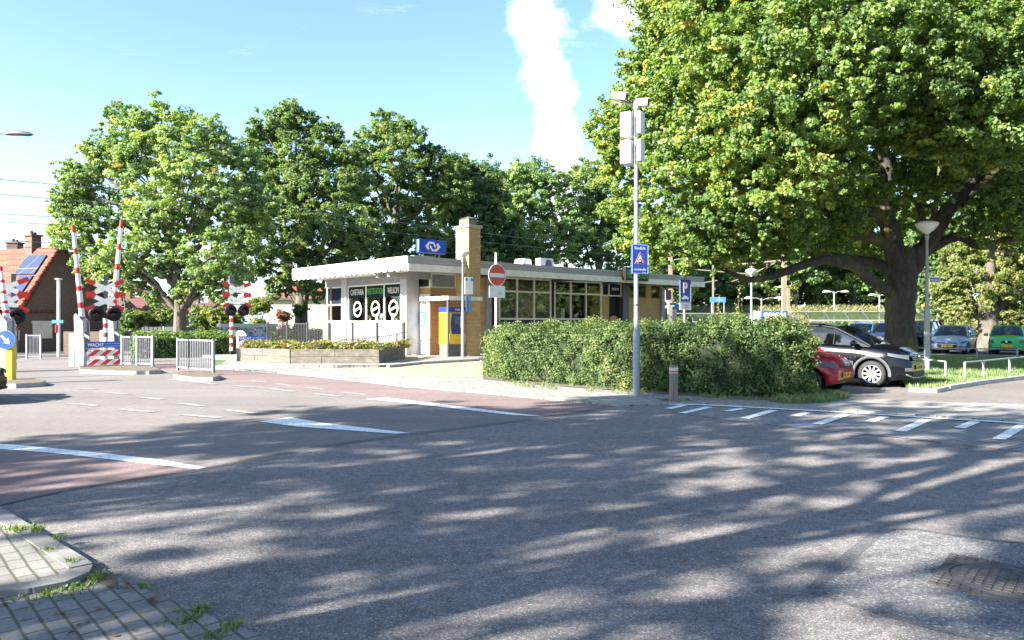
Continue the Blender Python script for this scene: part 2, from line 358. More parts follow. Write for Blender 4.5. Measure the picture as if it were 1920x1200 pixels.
def lobes_leaves(lobes, leaf, lai=2.0, clump=.45, asp=.7, shell=.45, up=.5):
    """lobes: (x,y,z,r[,flat]) -> arrays of leaf centres, normals, colour value"""
    Cs, Ns, Vs = [], [], []
    area = .5*leaf*leaf*asp
    for L_ in lobes:
        x, y, z, r = L_[:4]; fl = L_[4] if len(L_) > 4 else .85
        tot = 4*PI*r*r*lai/area
        cr = .66*clump*min(1, max(.5, r/2))
        per = max(12, 2.2*PI*cr*cr*1.3/area); k = max(6, int(tot/per)); per = int(per)
        d = RNG.normal(size=(k, 3)); d /= np.linalg.norm(d, axis=1, keepdims=True)
        wob = 1+.28*np.sin(d[:, 0]*5+x)*np.cos(d[:, 1]*6+y)+.15*np.sin(d[:, 2]*9+z)
        rr = r*wob*(shell+(1-shell)*RNG.random(k)**.6)*np.where(RNG.random(k) < .16, RNG.uniform(1.0, 1.38, k), 1.0)
        cc = d*rr[:, None]; cc[:, 2] *= fl
        cc += np.array([x, y, z])
        crs = cr*RNG.uniform(.6, 1.45, k); tone = RNG.normal(RNG.normal(0, .09), .17, k)
        q = RNG.normal(size=(k, per, 3)); q /= np.linalg.norm(q, axis=2, keepdims=True); q = q*RNG.uniform(.45, 1.7, (k, 1, 3))
        rad = (RNG.random((k, per))**.5)[:, :, None]*crs[:, None, None]
        off = q*rad; off[:, :, 2] *= .7
        C = cc[:, None, :]+off
        Nn = q*.4+d[:, None, :]*.75+RNG.normal(size=(k, per, 3))*.8; Nn[:, :, 2] += up
        Cs.append(C.reshape(-1, 3)); Ns.append(Nn.reshape(-1, 3))
        Vs.append((.42+tone[:, None]+RNG.normal(0, .17, (k, per))).ravel())
    return np.concatenate(Cs), np.concatenate(Ns), np.concatenate(Vs)
def limb_path(a, b, k=5, sag=.12, jit=.06):
    a, b = Vector(a), Vector(b); L_ = (b-a).length; pts = []
    for i in range(k+1):
        t = i/k; p = a.lerp(b, t); p.z += L_*sag*math.sin(t*PI)*(1 if b.z > a.z else .4)
        if 0 < i < k: p += Vector((random.uniform(-1,1), random.uniform(-1,1), random.uniform(-1,1)))*L_*jit
        pts.append(p)
    return pts
def tree(name, label, base_xy, trunk_r, lobes, leaf, mat, group=None, lai=2.0, clump=.5, lean=0, cat='tree', barkm=None, shell=.42, top=None, name_l='foliage', yellow=0.0, limbs=True, z0=0):
    x, y = base_xy
    t = thing(name, label, cat, (x, y, z0), 0, group)
    lo = [(l[0]-x, l[1]-y, l[2]-z0, *l[3:]) for l in lobes]
    m = MB(); zt = max(l[2] for l in lo)*.8 if top is None else top
    cx = sum(l[0] for l in lo)/len(lo); cy = sum(l[1] for l in lo)/len(lo)
    pts = []; rad = []
    for i in range(9):
        q = i/8; pts.append(Vector((cx*q**2*.7+random.uniform(-.06,.06)*(i > 0), cy*q**2*.7, zt*q))); rad.append(trunk_r*(1.25 if i == 0 else 1.02-.75*q))
    m.tube(pts, rad, 12)
    m.build('trunk', barkm or BARK2, t)
    if limbs:
        m = MB()
        for l in lo:
            q = min(.9, max(.25, (l[2]-l[3]*.9)/zt*.75)); i = min(7, int(q*8))
            a = pts[i]; m.tube(limb_path(a, (l[0], l[1], l[2])), [rad[i]*.5*(1-.16*k) for k in range(6)], 7)
            for _ in range(3):
                dd = Vector((random.gauss(0,1), random.gauss(0,1), random.gauss(0,.7))).normalized()*l[3]*.85
                m.tube(limb_path((l[0], l[1], l[2]), Vector((l[0], l[1], l[2]))+dd, 3), [rad[i]*.13, rad[i]*.09, rad[i]*.06, .01], 5)
        m.build('limb', barkm or BARK2, t)
    C, Nn, V = lobes_leaves(lo, leaf, lai, clump, shell=shell)
    leaf_mesh(C, Nn, leaf, .7, V+yellow, name_l, mat, t)
    return t
def pl(px, py, d, rpx=None, r=None, fl=.85):
    p = P(px, py, d); return (p.x, p.y, p.z, rpx*d/F if r is None else r, fl)
# ================= SETTING: ground and road sheets =================
def gs(name, pxs, mat, z=0, thick=0, kind='structure', world_pts=None):
    pts = [G(a, b, z) for a, b in pxs] if world_pts is None else [Vector((a, b, z)) for a, b in world_pts]
    m = MB()
    if thick: m.prism([(p.x, p.y) for p in pts], z-thick, z)
    else: m.sheet([tuple(p) for p in pts])
    o = m.build(name, mat); tag(o, kind=kind); return o
gs('ground', None, GRASS, -.05, world_pts=[(-900,-500),(900,-500),(900,1500),(-900,1500)])
gs('street_road', None, ASPH, 0, world_pts=[(-60,-40),(60,-40),(60,17.3),(8,18.5),(2,19.8),(-10,22),(-60,22)])
seam = [(-900,1010),(-400,985),(0,945),(120,918),(250,897),(385,878),(480,857),(590,838),(700,822),(850,803),(1020,782),(1115,767),(1160,759)]
gs('crossing_road', seam+[(1000,744),(880,733),(760,723),(600,705),(480,694),(420,686),(395,676),(390,668),(370,655),(340,646),(-200,634),(-1400,634),(-1400,800)], ASPH2, .004)
gs('cycle_path', [(-900,800),(-300,812),(0,836),(100,846),(250,862),(385,879),(250,897.5),(120,918.5),(0,945.5),(-400,985.5),(-900,1010)], REDA, .008)
gs('cycle_path', [(1116,766.5),(1020,781),(940,775),(850,764),(760,755),(690,747),(600,735),(520,726),(440,716),(395,707),(290,690),(300,680),(400,690),(480,694.5),(600,705.5),(760,723.5),(880,733.5),(1000,744.5),(1160,759)], REDA, .008)
def paint(poly, z=.013): gs('road_marking', poly, PAINT, z)
paint([(-300,806),(-60,828),(45,835),(200,850),(300,862),(387,876),(370,880),(250,866),(100,849),(-60,837),(-300,815)])
paint([(485,790),(545,782),(600,792),(768,811.5),(740,813),(560,800)])
paint([(685,748),(722,745),(800,754.5),(900,766.5),(1022,781),(960,778),(850,765.5),(740,753)])
def dash(a, b, wd=.13, z=.013, name='road_marking', mat=None):
    p, q = G(*a, z), G(*b, z); d = (q-p).normalized(); n_ = Vector((-d.y, d.x, 0))*wd/2
    m = MB().sheet([tuple(v) for v in (p-n_, q-n_, q+n_, p+n_)]); tag(m.build(name, mat or PAINT), kind='structure')
for a, b in [((14,739),(36,742)),((57,746.5),(99,751)),((128,756),(182,760.5)),((224,767),(289,772)),((341,777),(416,783)),
             ((146,728),(180,730)),((198,735),(237,739)),((260,744.5),(305,748.5)),((336,756),(383,761)),((422,768),(482,775)),
             ((440,723),(477,726)),((372,717),(406,720)),((312,711),(351,714)),((588,738),(639,743)),((640,735),(688,740)),
             ((504,728),(551,734)),((573,726),(609,730)),((518,719),(547,723)),((467,713),(496,716))]: dash(a, b, .17, mat=FAINT)
# plateau with white bars at the right
gs('brick_plateau', [(1235,757),(1253,767),(1280,776),(1400,792),(1560,808),(1700,822),(1920,847),(2500,905),(2500,845),(1920,790),(1600,769),(1330,755)], PLAT, .006)
bl = [(1253,757.5),(1326,759),(1437,764.7),(1583,772.6),(1726,781.7),(1857,789.6),(1920,793.8),(2300,822)]
for a, b in zip(bl[:-1], bl[1:]): dash(a, (b[0]+1, b[1]+.05), .17, .02 if bl.index(a) % 2 else .0215)
for a, b in [((1330,762.7),(1279,774.6)),((1451,768.7),(1395.5,784.5)),((1587.6,776.6),(1532,795)),((1738,786.5),(1688.5,808)),((1920,796),(1872.6,823)),
             ((1393.6,765),(1364,770.6)),((1516,773),(1488.6,779.7)),((1658.8,781),(1631,790)),((1829,790),(1799,802)),((1282.7,759.5),(1253,766))]: dash(a, b, .16, .0165)
# pavements
gs('pavement', [(395,690),(445,668),(560,660),(760,664),(900,660),(1000,670),(1240,668),(1560,700),(1620,724),(1920,742),(2500,770),(2500,845),(1920,790),(1600,769),(1330,755.5),(1240,757),(1160,759.5),(1000,745),(880,734),(760,724),(600,706),(480,695)], PAVE, .03, .08)
gs('car_park_road', [(1500,652),(2600,652),(2600,778),(1920,757),(1740,753),(1640,748),(1560,741),(1500,715)], ASPH2, .036, .04)
gs('yellow_brick_paving', [(640,694),(730,684),(905,675),(1000,700),(905,706),(860,708)], YELB, .036)
# earth beneath the hedge
gs('planting_bed', [(905,710),(1000,720),(1200,735),(1400,748),(1545,752),(1600,742),(1500,700),(1100,670),(905,672)], SOIL, .042)
# building forecourt, one kerb step up
A_ = Vector((.740,.672,0)); B_ = Vector((-.672,.741,0)); O_ = Vector((-4.46,32.0,0)); RZ = math.atan2(.672,.740)
def LW(x, y, z=0): return O_+A_*x+B_*y+Vector((0,0,z))
def _k(px,c0): return (px-HX)/F
def FR(px, py, c):
    k = (px-HX)/F; t = (c+O_.x*B_.x+O_.y*B_.y)/(k*B_.x+B_.y); X, Y = k*t-O_.x, t-O_.y
    return X*A_.x+Y*A_.y, CAMZ+(HY-py)/F*t
def LF(px, py, c):
    k = (px-HX)/F; t = (c+O_.x*A_.x+O_.y*A_.y)/(k*A_.x+A_.y); X, Y = k*t-O_.x, t-O_.y
    return X*B_.x+Y*B_.y, CAMZ+(HY-py)/F*t
FORE = .12
fp = [G(730,684,FORE), G(790,677.5,FORE), G(900,671.5,FORE), LW(8,-2.2), LW(25,-2.6), LW(26,14), LW(-6,14), G(425,668,FORE), G(440,680,FORE), G(546,684.5,FORE), G(712,684.5,FORE)]
m = MB().prism([(p.x, p.y) for p in fp], -.05, FORE); tag(m.build('forecourt_pavement', PAVE), kind='structure')
# kerbs
def kerb(pts, wd=.15, h=.12, name='kerb', z0=-.02, mat=None, seg=1.0):
    m = MB()
    for a, b in zip(pts[:-1], pts[1:]):
        a, b = Vector(a), Vector(b); L_ = (b-a).length; k = max(1, round(L_/seg)); d = (b-a)/L_; n_ = Vector((-d.y, d.x))*wd
        for i in range(k):
            p, q = a+d*(L_*i/k+.004), a+d*(L_*(i+1)/k-.004); hh = h+random.uniform(-.004,.004)
            m.prism([tuple(p), tuple(q), tuple(q+n_), tuple(p+n_)], z0, hh)
    return tag(m.build(name, mat or CONC, bevel=.012), kind='structure')
def g2(px, py, z=0): p = G(px, py, z); return (p.x, p.y)
kerb([g2(640,682,.12), g2(730,685,.12), g2(790,679,.12), g2(900,673,.12)][1:], .12, .135)
# near left raised corner
rc = [(-14,15.2), (-4.55,6.58), (-2.93,5.1), (-2.74,4.86), (-2.72,4.74), (-2.8,4.62), (-3.0,4.5), (-3.3,4.4), (-9,3.6), (-14,4)]
m = MB().prism(rc, -.05, .045); tag(m.build('pavement', PAVER), kind='structure')
kerb([(-14,15.2), (-4.55,6.58), (-2.93,5.1)], -.14, .055, seg=.95, mat=KERBG)
th = [(-2.925,5.095), (-2.78,4.95), (-2.71,4.78), (-2.75,4.62), (-2.9,4.5), (-3.15,4.42)]
kerb(th, -.14, .053, seg=.4, mat=KERBG)
near = [g2(-700,930), g2(0,951), g2(60,990), g2(130,1035), g2(215,1083), g2(330,1132), g2(430,1172), (-1.28,3.9), (-.9,3.5), (0,2.4), (3,-2), (-14,-2)]
gs('pavement', None, PAVER, .012, world_pts=[tuple(p) for p in near])
# gutter strip of dark debris beside the kerb
gs('gutter', None, SOIL, .016, world_pts=[g2(0,951), g2(60,990), g2(130,1035), g2(215,1083), g2(225,1110), g2(190,1100), g2(150,1068), g2(90,1024), g2(0,968)])
# asphalt repair seams
def strip(pts, wd, z=.004, name='asphalt_seam', mat=None):
    m = MB(); P_ = [G(*p, z) for p in pts]
    Ls, Rs = [], []
    for i, p in enumerate(P_):
        d = (P_[min(i+1, len(P_)-1)]-P_[max(i-1, 0)]).normalized(); n_ = Vector((-d.y, d.x, 0))*(wd if not hasattr(wd, '__len__') else wd[i])/2
        Ls.append(p+n_); Rs.append(p-n_)
    for i in range(len(P_)-1): m.sheet([tuple(q) for q in (Rs[i], Rs[i+1], Ls[i+1], Ls[i])])
    return tag(m.build(name, mat or DARKA), kind='structure')
strip([(1522,1102),(1560,1072),(1605,1032),(1645,999),(1672,992)], [.05,.12,.1,.09,.06])
strip([(1672,991),(1720,992),(1790,1003),(1870,1013),(1960,1022)], .05)
strip([(1522,1110),(1590,1131),(1660,1152),(1740,1175),(1830,1196),(1900,1213)], [.03,.035,.045,.05,.05,.05])
strip([(0,946.5),(120,919.5),(250,899),(385,880),(480,859),(590,840),(700,824),(850,805),(1020,784),(1110,769)], .03, .0095)
gs('asphalt_patch', [(1524,1106),(1608,1034),(1648,1001),(1720,995),(1790,1006),(1960,1026),(2100,1250),(1905,1210),(1740,1172)], asphalt('patch_asphalt', (.108,.105,.108), (.165,.16,.162), .5, 90), .0025)
# manhole
mh = thing('manhole_cover', 'rusty round manhole cover set in a square iron frame in the street', 'manhole cover', (2.61, 4.70, 0), math.atan2(-.64,.77))
iron = noisy('rusty_iron', [(.3, (.045,.042,.042)), (.7, (.10,.09,.085))], 9, 8, .75, .4, 60)
m = MB(); S = .78; R0 = .33; c0 = (S/2, S/2); ring = []; outer = []
for k in range(48):
    a = 2*PI*k/48; ca, sa = math.cos(a), math.sin(a); q = (S/2)/max(abs(ca), abs(sa))
    outer.append((c0[0]+ca*q, c0[1]+sa*q)); ring.append((c0[0]+ca*R0, c0[1]+sa*R0))
vs = [(x, y, .012) for x, y in outer]+[(x, y, .012) for x, y in ring]+[(x, y, -.03) for x, y in ring]+[(x, y, 0) for x, y in outer]
m.add(vs, [(k, (k+1)%48, 48+(k+1)%48, 48+k) for k in range(48)]+[(48+k, 48+(k+1)%48, 96+(k+1)%48, 96+k) for k in range(48)]+[(144+k, 144+(k+1)%48, (k+1)%48, k) for k in range(48)])
for i in range(13):
    for j in range(13):
        x, y = .03+i*.06, .03+j*.06
        if math.hypot(x-c0[0], y-c0[1]) > R0+.035: m.box(x-.02, x+.02, y-.02, y+.02, .0125, .018)
m.build('frame', iron, mh)
m = MB(); m.lathe([(.001,.0115),(R0-.012,.0115),(R0-.012,-.02)][::-1], (c0[0], c0[1], 0), 48, smooth=False)
for i in range(12):
    for j in range(12):
        x, y = c0[0]+(i-5.5)*.055, c0[1]+(j-5.5)*.055
        if math.hypot(x-c0[0], y-c0[1]) < R0-.05: m.box(x-.018, x+.018, y-.018, y+.018, .012, .018)
m.build('lid', iron, mh)
# faded blue paint blot
m = MB(); c = G(1500,796,.007)
m.sheet([tuple(c+Vector((math.cos(a)*.24*(1+.25*math.sin(3*a+1)), math.sin(a)*.11*(1+.25*math.cos(4*a)), 0))) for a in [k*2*PI/24 for k in range(24)]])
tag(m.build('paint_stain', base('blue_spill', (.13,.18,.34), .7)), kind='structure')
# traffic island kerbs by the crossing
def island(poly, name='traffic_island', h=.12, mat=None):
    m = MB().prism(poly, -.02, h, top=1); tag(m.build(name, [CONC, mat or SOIL], bevel=.02), kind='structure')
    return m
island([g2(150,694), g2(290,699), g2(300,701), g2(290,704,0), g2(215,704), g2(150,699)][0:0] or [g2(148,688,.1), g2(200,684,.1), g2(285,688,.1), g2(303,694,.1), g2(280,696.5,.1), g2(215,696.5,.1), g2(150,694,.1)])
island([g2(325,703,.1), g2(340,698,.1), g2(400,700,.1), g2(413,705,.1), g2(400,708.5,.1), g2(360,708.5,.1)])
island([g2(-120,721,.1), g2(30,721,.1), g2(78,718,.1), g2(86,714.5,.1), g2(60,710,.1), g2(-120,706,.1)])
# grass plot at the right with its kerb
gp = [(1705,728),(1758,730),(1790,724),(1840,715),(1925,705),(2300,681),(2300,668),(1740,668),(1620,672),(1668,696)]
gs('grass_verge', gp, GRASS, .10, .14)
kerb([g2(1703,729,.1), g2(1757,731.5,.1), g2(1781,727,.1)], .14, .13, seg=.6)
kerb([g2(1782,726,.1), g2(1840,717,.1), g2(1925,706.5,.1), g2(2100,695,.1)], .14, .14)
# low platform, ballast and rails of the railway
TP = Vector((-12.9, 45.0)); TD = Vector((.74, .672)).normalized(); TN = Vector((-TD.y, TD.x))
def tline(s, off, z=0): p = TP+TD*s+TN*off; return Vector((p.x, p.y, z))
m = MB().prism([tuple(tline(7, -1.6).xy), tuple(tline(150, -1.6).xy), tuple(tline(150, 6.5).xy), tuple(tline(7, 6.5).xy)], -.04, .12)
tag(m.build('ballast_bed', noisy('ballast', [(.3, (.09,.075,.065)), (.7, (.25,.22,.19))], 30, 8, .95, .8, 50)), kind='structure')
for off in (-.72, .72, 3.6, 5.04):
    m = MB(); a, b = tline(-60, off), tline(150, off); n_ = Vector((-TD.y, TD.x, 0))*.035
    m.prism([tuple((a-n_).xy), tuple((b-n_).xy), tuple((b+n_).xy), tuple((a+n_).xy)], .0, .03 if off < 9 else .2)
    tag(m.build('rail', base('rail_steel', (.2,.15,.12), .5, .6)), kind='structure')
# ================= STATION BUILDING =================
BASE = FORE
bt = thing('station_building', 'low yellow brick station building with flat overhanging roof and snack bar windows', 'building', (O_.x, O_.y, BASE), RZ)
def Z(z): return z-BASE
H0 = Z(4.02); HT = Z(4.51); CL = 1.9; CF = 1.88; BD = 10.2; BL = 20.9
# roof slab and fascias
m = MB().box(.06, 22.27, .06, 10.73, H0+.02, HT-.05); m.build('roof', noisy('roof_felt', [(.3, (.1,.1,.1)), (.7, (.2,.2,.19))], 3), bt)
m = MB().box(.05, 22.28, .05, 10.74, H0-.02, H0+.015); m.build('soffit', CREAM, bt)
m = MB()
chx0, chx1 = 3.19, FR(901, 600, -.19)[0]; 
for x0, x1 in ((0, chx0-.03), (chx1+.03, 22.33)):
    m.box(x0, x1, 0, .045, Z(4.19), HT); m.box(x0, x1, -.035, -.003, Z(4.20), Z(4.355)); m.box(x0, x1, -.035, -.003, Z(4.365), HT+.012)
m.box(22.285, 22.33, .05, 10.79, Z(4.19), HT)
m.build('fascia', noisy('grey_boards', [(.3, (.25,.235,.21)), (.7, (.36,.34,.305))], 3, 8, .8, stretch=(.4,.4,6)), bt)
m = MB()
for x0, x1 in ((0, chx0-.03), (chx1+.03, 22.33)): m.box(x0, x1, -.06, .05, H0-.13, Z(4.188))
m.box(22.28, 22.39, -.05, 10.79, H0-.13, Z(4.188)); m.build('fascia_strip', CREAM, bt)
# scalloped white valance on the left side
n = 21; pts = [(-.02, HT+.012)]; sp = 10.83/n
for i in range(n):
    for k in range(7):
        a = k/6; pts.append((-.02+(i+a)*sp, Z(3.98)-.11*math.sin(PI*a)**.6+.02))
pts.append((10.81, HT+.012))
m = MB(); y0, y1 = pts[0][0], pts[-1][0]
N_ = len(pts)-2
vs = []
for (y, z) in pts[1:-1]: vs += [(-.05, y, HT+.012), (-.05, y, z), (.0, y, HT+.012), (.0, y, z)]
fs = []
for i in range(N_-1):
    a = i*4; b = a+4; fs += [(a, a+1, b+1, b), (a+2, b+2, b+3, a+3), (a+1, a+3, b+3, b+1), (a, b, b+2, a+2)]
m.add(vs, fs); m.build('scalloped_fascia', noisy('fascia_paint', [(.3, (.52,.47,.38)), (.6, (.68,.63,.54)), (.8, (.74,.7,.62))], 2, 8, .6, stretch=(1,1,.3)), bt)
# walls: brick base parts
def wallbox(name, x0, x1, y0, y1, z0, z1, mat, parent=bt, bevel=0, label=None): return MB().box(x0, x1, y0, y1, z0, z1).build(name, mat, parent, bevel, label)
XL = FR(905, 600, CF)[0]
zb = FR(820, 540, CF)[1]-BASE    # top of brick at ticket corner
bw = MB()
bw.box(2.54, XL+.2, CF, CF+.3, 0, zb)                        # behind the ticket machine
bw.box(2.54, 2.84, CF+.3, LF(766, 600, 2.54)[0], 0, zb)       # left short return
bw.box(XL+.55, 6.84, CF+.02, CF+.3, 0, H0)                    # between down pipe and window
bw.build('wall', BRY, bt)
ys0 = LF(766, 600, 2.54)[0]
# upper strip windows above the brick corner
def frame(m, x0, x1, z0, z1, y, t=.07, d=.08):
    m.box(x0, x0+t, y, y+d, z0, z1); m.box(x1-t, x1, y, y+d, z0, z1); m.box(x0+t, x1-t, y, y+d, z0, z0+t); m.box(x0+t, x1-t, y, y+d, z1-t, z1)
f = MB(); frame(f, 2.60, FR(856, 560, CF)[0], zb, H0-.02, CF+.02); fo = f.build('upper_window', WHITE, bt)
MB().box(2.67, FR(856, 560, CF)[0]-.07, CF+.05, CF+.07, zb+.07, H0-.09).build('panel', GREYP, fo)
f = MB(); 
f.box(2.56, 2.64, CF+.05, ys0, zb, zb+.07); f.box(2.56, 2.64, CF+.05, ys0, H0-.1, H0-.02); f.box(2.56, 2.64, CF+.05, CF+.13, zb+.07, H0-.1); f.box(2.56, 2.64, ys0-.08, ys0, zb+.07, H0-.1)
fo = f.build('upper_window', WHITE, bt); MB().box(2.59, 2.6, CF+.13, ys0-.08, zb+.07, H0-.1).build('pane', GLASS, fo)
MB().box(2.95, 6.6, CF+.6, CF+.65, 0, H0-.03).build('inner_wall', DGREY, bt)
MB().box(FR(856, 560, CF)[0], XL+.2, CF+.02, CF+.28, zb, H0-.02).build('upper_wall', BRY, bt)
MB().box(XL+.2, XL+.55, CF-.06, CF+.3, 0, H0-.02).build('column', GREYP, bt, .01)
# corner columns of the snack bar front
yc0, yc1 = LF(766, 600, CL)[0], LF(754, 600, CL)[0]
yw0, yw1 = yc1+.02, LF(655, 600, CL)[0]
yk0, yk1 = LF(652.5, 600, CL)[0], LF(643.5, 600, CL)[0]
yl1 = LF(613, 600, CL)[0]
MB().box(CL-.12, 2.5, yc0, yc1, 0, H0-.02).build('column', LGREY, bt, .01)
MB().box(CL-.12, CL+.3, yk0, yk1, 0, H0-.02).build('column', LGREY, bt, .01)
zs = LF(700, 603.6, CL)[1]-BASE
MB().box(CL-.03, CL+.1, yc1, yk0, 0, zs-.07).build('wall', WHITEW, bt)
MB().box(CL-.03, CL+.1, yk1, yl1+.1, 0, zs-.07).build('wall', WHITEW, bt)
MB().box(CL-.1, CL+.14, yc1, yk0, zs-.07, zs).build('window_sill', WHITE, bt)
MB().box(CL-.1, CL+.14, yk1, yl1+.1, zs-.07, zs).build('window_sill', WHITE, bt)
zt = LF(754, 529, CL)[1]-BASE
MB().box(CL-.03, CL+.2, yc1, yk0, zt, H0-.02).build('lintel', GREYP, bt)
MB().box(CL-.03, CL+.2, yk1, yl1+.1, zt, H0-.02).build('lintel', GREYP, bt)
# three pane window
f = MB(); ydiv = [LF(p, 600, CL)[0] for p in (751, 707, 685.5, 656)]; ydiv = [yc1+.02, LF(720, 600, CL)[0], LF(686, 600, CL)[0], yk0-.02]
for y in ydiv: f.box(CL, CL+.09, y-.045, y+.045, zs, zt)
f.box(CL, CL+.09, ydiv[0], ydiv[-1], zt-.07, zt); f.box(CL+.002, CL+.092, ydiv[0], ydiv[-1], zs, zs+.05)
wf = f.build('window', WHITE, bt)
MB().box(CL+.04, CL+.05, ydiv[0], ydiv[-1], zs+.05, zt-.07).build('pane', GLASS, wf)
ztx = LF(707, 557, CL)[1]-BASE
sg = MB()
for a, b in zip(ydiv[:-1], ydiv[1:]): sg.box(CL+.015, CL+.036, a+.046, b-.046, ztx, zt-.071)
NAVY = base('navy_film', (.012,.02,.034), .6, Specular_IOR_Level=.08)
sg.build('sign_band', NAVY, wf)
rotL = (PI/2, 0, -PI/2)
names = [('WELKOM', WHITE, .62), ('FRIETSTATION', GREEN, .9), ('CAFETARIA', WHITE, .72)]
for (s_, mt_, wr), a, b in zip(names, ydiv[:-1], ydiv[1:]):
    text(s_, (b-a)*wr, .3, mt_, wf, (CL+.011, (a+b)/2, (ztx+zt)/2-.03), rotL, 'sign_lettering', bold=0)
    # round emblem on the pane: ring, slanted band
    cy = (a+b)/2; cz = ztx-.58; e = MB(); R1, R2 = .41, .32
    for k in range(36):
        t0, t1 = 2*PI*k/36, 2*PI*(k+1)/36
        q = [(cy+math.cos(t)*r, cz+math.sin(t)*r*1.0) for r, t in ((R2, t0), (R2, t1), (R1, t1), (R1, t0))]
        e.prism(q, CL+.034, CL+.038, axis='x')
    bd = [(cy-.29, cz-.05+.09), (cy+.29, cz-.05-.09), (cy+.29, cz+.06-.09), (cy-.29, cz+.06+.09)]
    e.prism(bd, CL+.0335, CL+.0385, axis='x'); e.build('emblem', WHITE, wf)
# left narrow two part window
f = MB(); zq = LF(630, 573, CL)[1]-BASE
for y in (yk1+.045, yl1-.0): f.box(CL, CL+.09, y-.045, y+.045, zs, zt)
for z in (zs, zq, zt-.07): f.box(CL+.002, CL+.092, yk1+.09, yl1-.045, z, z+.07)
wf2 = f.build('window', WHITE, bt)
MB().box(CL+.04, CL+.05, yk1+.09, yl1-.045, zs+.07, zq).build('pane', GLASS, wf2)
MB().box(CL+.04, CL+.05, yk1+.09, yl1-.045, zq+.07, zt-.07).build('panel', NAVY, wf2)
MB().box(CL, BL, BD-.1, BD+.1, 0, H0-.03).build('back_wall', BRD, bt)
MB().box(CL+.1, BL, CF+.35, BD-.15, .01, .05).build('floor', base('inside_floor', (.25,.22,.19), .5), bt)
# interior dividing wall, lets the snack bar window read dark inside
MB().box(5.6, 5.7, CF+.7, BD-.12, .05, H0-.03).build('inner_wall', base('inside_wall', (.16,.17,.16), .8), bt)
# front: big windows
def bigwin(px0, px1, cols, label, mats_top, txt, tcol):
    x0, x1 = FR(px0, 600, CF)[0], FR(px1, 600, CF)[0]; zi, ztr = Z(1.85), Z(3.27); ztop = H0-.03; zb_ = .25
    f = MB(); w_ = (x1-x0)/cols
    for i in range(cols+1): f.box(x0+w_*i-.05, x0+w_*i+.05, CF, CF+.09, zb_, ztop)
    for z in (zi-.05, ztr-.05, ztop-.08): f.box(x0+.05, x1-.05, CF+.002, CF+.088, z, z+.1 if z < ztop-.1 else ztop)
    wf = f.build('window', CREAM, bt)
    MB().box(x0+.05, x1-.05, CF+.045, CF+.055, zi+.05, ztop-.08).build('pane', GLASS, wf)
    MB().box(x0+.05, x1-.05, CF+.03, CF+.05, zb_, zi-.05).build('panel', BLACK, wf)
    text(txt, (x1-x0)*.72, .42, tcol, wf, ((x0+x1)/2, CF-.005 if False else CF+.027, zi-.47), (PI/2,0,0), 'sign_lettering', bold=.012)
    return wf, x0, x1
w1, wx0, wx1 = bigwin(937, 1033, 3, '', None, 'CAFETARIA', WHITE)
w2, wx2, wx3 = bigwin(1041, 1127.5, 3, '', None, 'FRIETSTATION', GREEN)
# printed food picture behind the first window
OLV = noisy('print_background', [(.35, (.015,.012,.007)), (.5, (.09,.075,.02)), (.62, (.2,.16,.05))], 1.2, 4, .4)
pp = MB().box(wx0+.06, wx1-.06, CF+.1, CF+.11, Z(1.92), Z(3.95)).build('window_print', OLV, w1)
q = MB(); q.box(wx0+.06, wx1-.06, CF+.09, CF+.098, Z(1.92), Z(2.12)); q.build('printed_table', base('print_table', (.2,.14,.06), .5), w1)
def disc(m, x, z, rx, rz_, y, n=24): m.prism([(x+rx*math.cos(2*PI*k/n), z+rz_*math.sin(2*PI*k/n)) for k in range(n)], y-.004, y, axis='y')
q = MB(); disc(q, wx0+.95, Z(2.45), .42, .40, CF+.088); q.build('printed_dish', base('print_dish', (.12,.09,.05), .5), w1)
q = MB(); disc(q, wx0+.95, Z(2.58), .26, .17, CF+.083); q.build('printed_food', base('print_food', (.4,.1,.04), .5), w1)
q = MB(); q.prism([(wx0+1.45, Z(2.85)), (wx0+2.1, Z(2.95)), (wx0+2.35, Z(2.0)), (wx0+2.15, Z(1.98))], CF+.084, CF+.088, axis='y')
def chk(n, mt, v, c):
    s = n('ShaderNodeSeparateXYZ', i={0: v}).outputs; a = mt('GREATER_THAN', mt('SINE', mt('MULTIPLY', mt('ADD', s[0], s[2]), 40.0)), 0.0); b = mt('GREATER_THAN', mt('SINE', mt('MULTIPLY', mt('SUBTRACT', s[0], s[2]), 40.0)), 0.0)
    return n('ShaderNodeMix', data_type='RGBA', i={0: mt('MULTIPLY', mt('ADD', a, b), .5), 6: (.6,.55,.5,1), 7: (.4,.02,.02,1)}).outputs[2]
q.build('printed_cone', noisy('checked_paper', [(0, (1,1,1)), (1, (1,1,1))], extra=chk), w1)
q = MB()
for k in range(9): 
    a = wx0+2.1+k*.045; q.prism([(a, Z(2.9)-k*.02), (a+.035, Z(2.9)-k*.02), (a+.2, Z(2.0)), (a+.165, Z(2.0))], CF+.08+k*.0004, CF+.0815+k*.0004, axis='y')
q.build('printed_fries', base('print_fries', (.75,.5,.1), .5), w1)
for b_ in ((1.4, 1.72, 2.15, 2.42), (2.72, 3.4, 2.2, 2.548), (2.78, 3.2, 2.55, 2.75)): MB().box(wx0+b_[0], wx0+b_[1], CF+.078, CF+.082, Z(b_[2]), Z(b_[3])).build('printed_carton', base('print_carton', (.5,.4,.24), .5), w1)
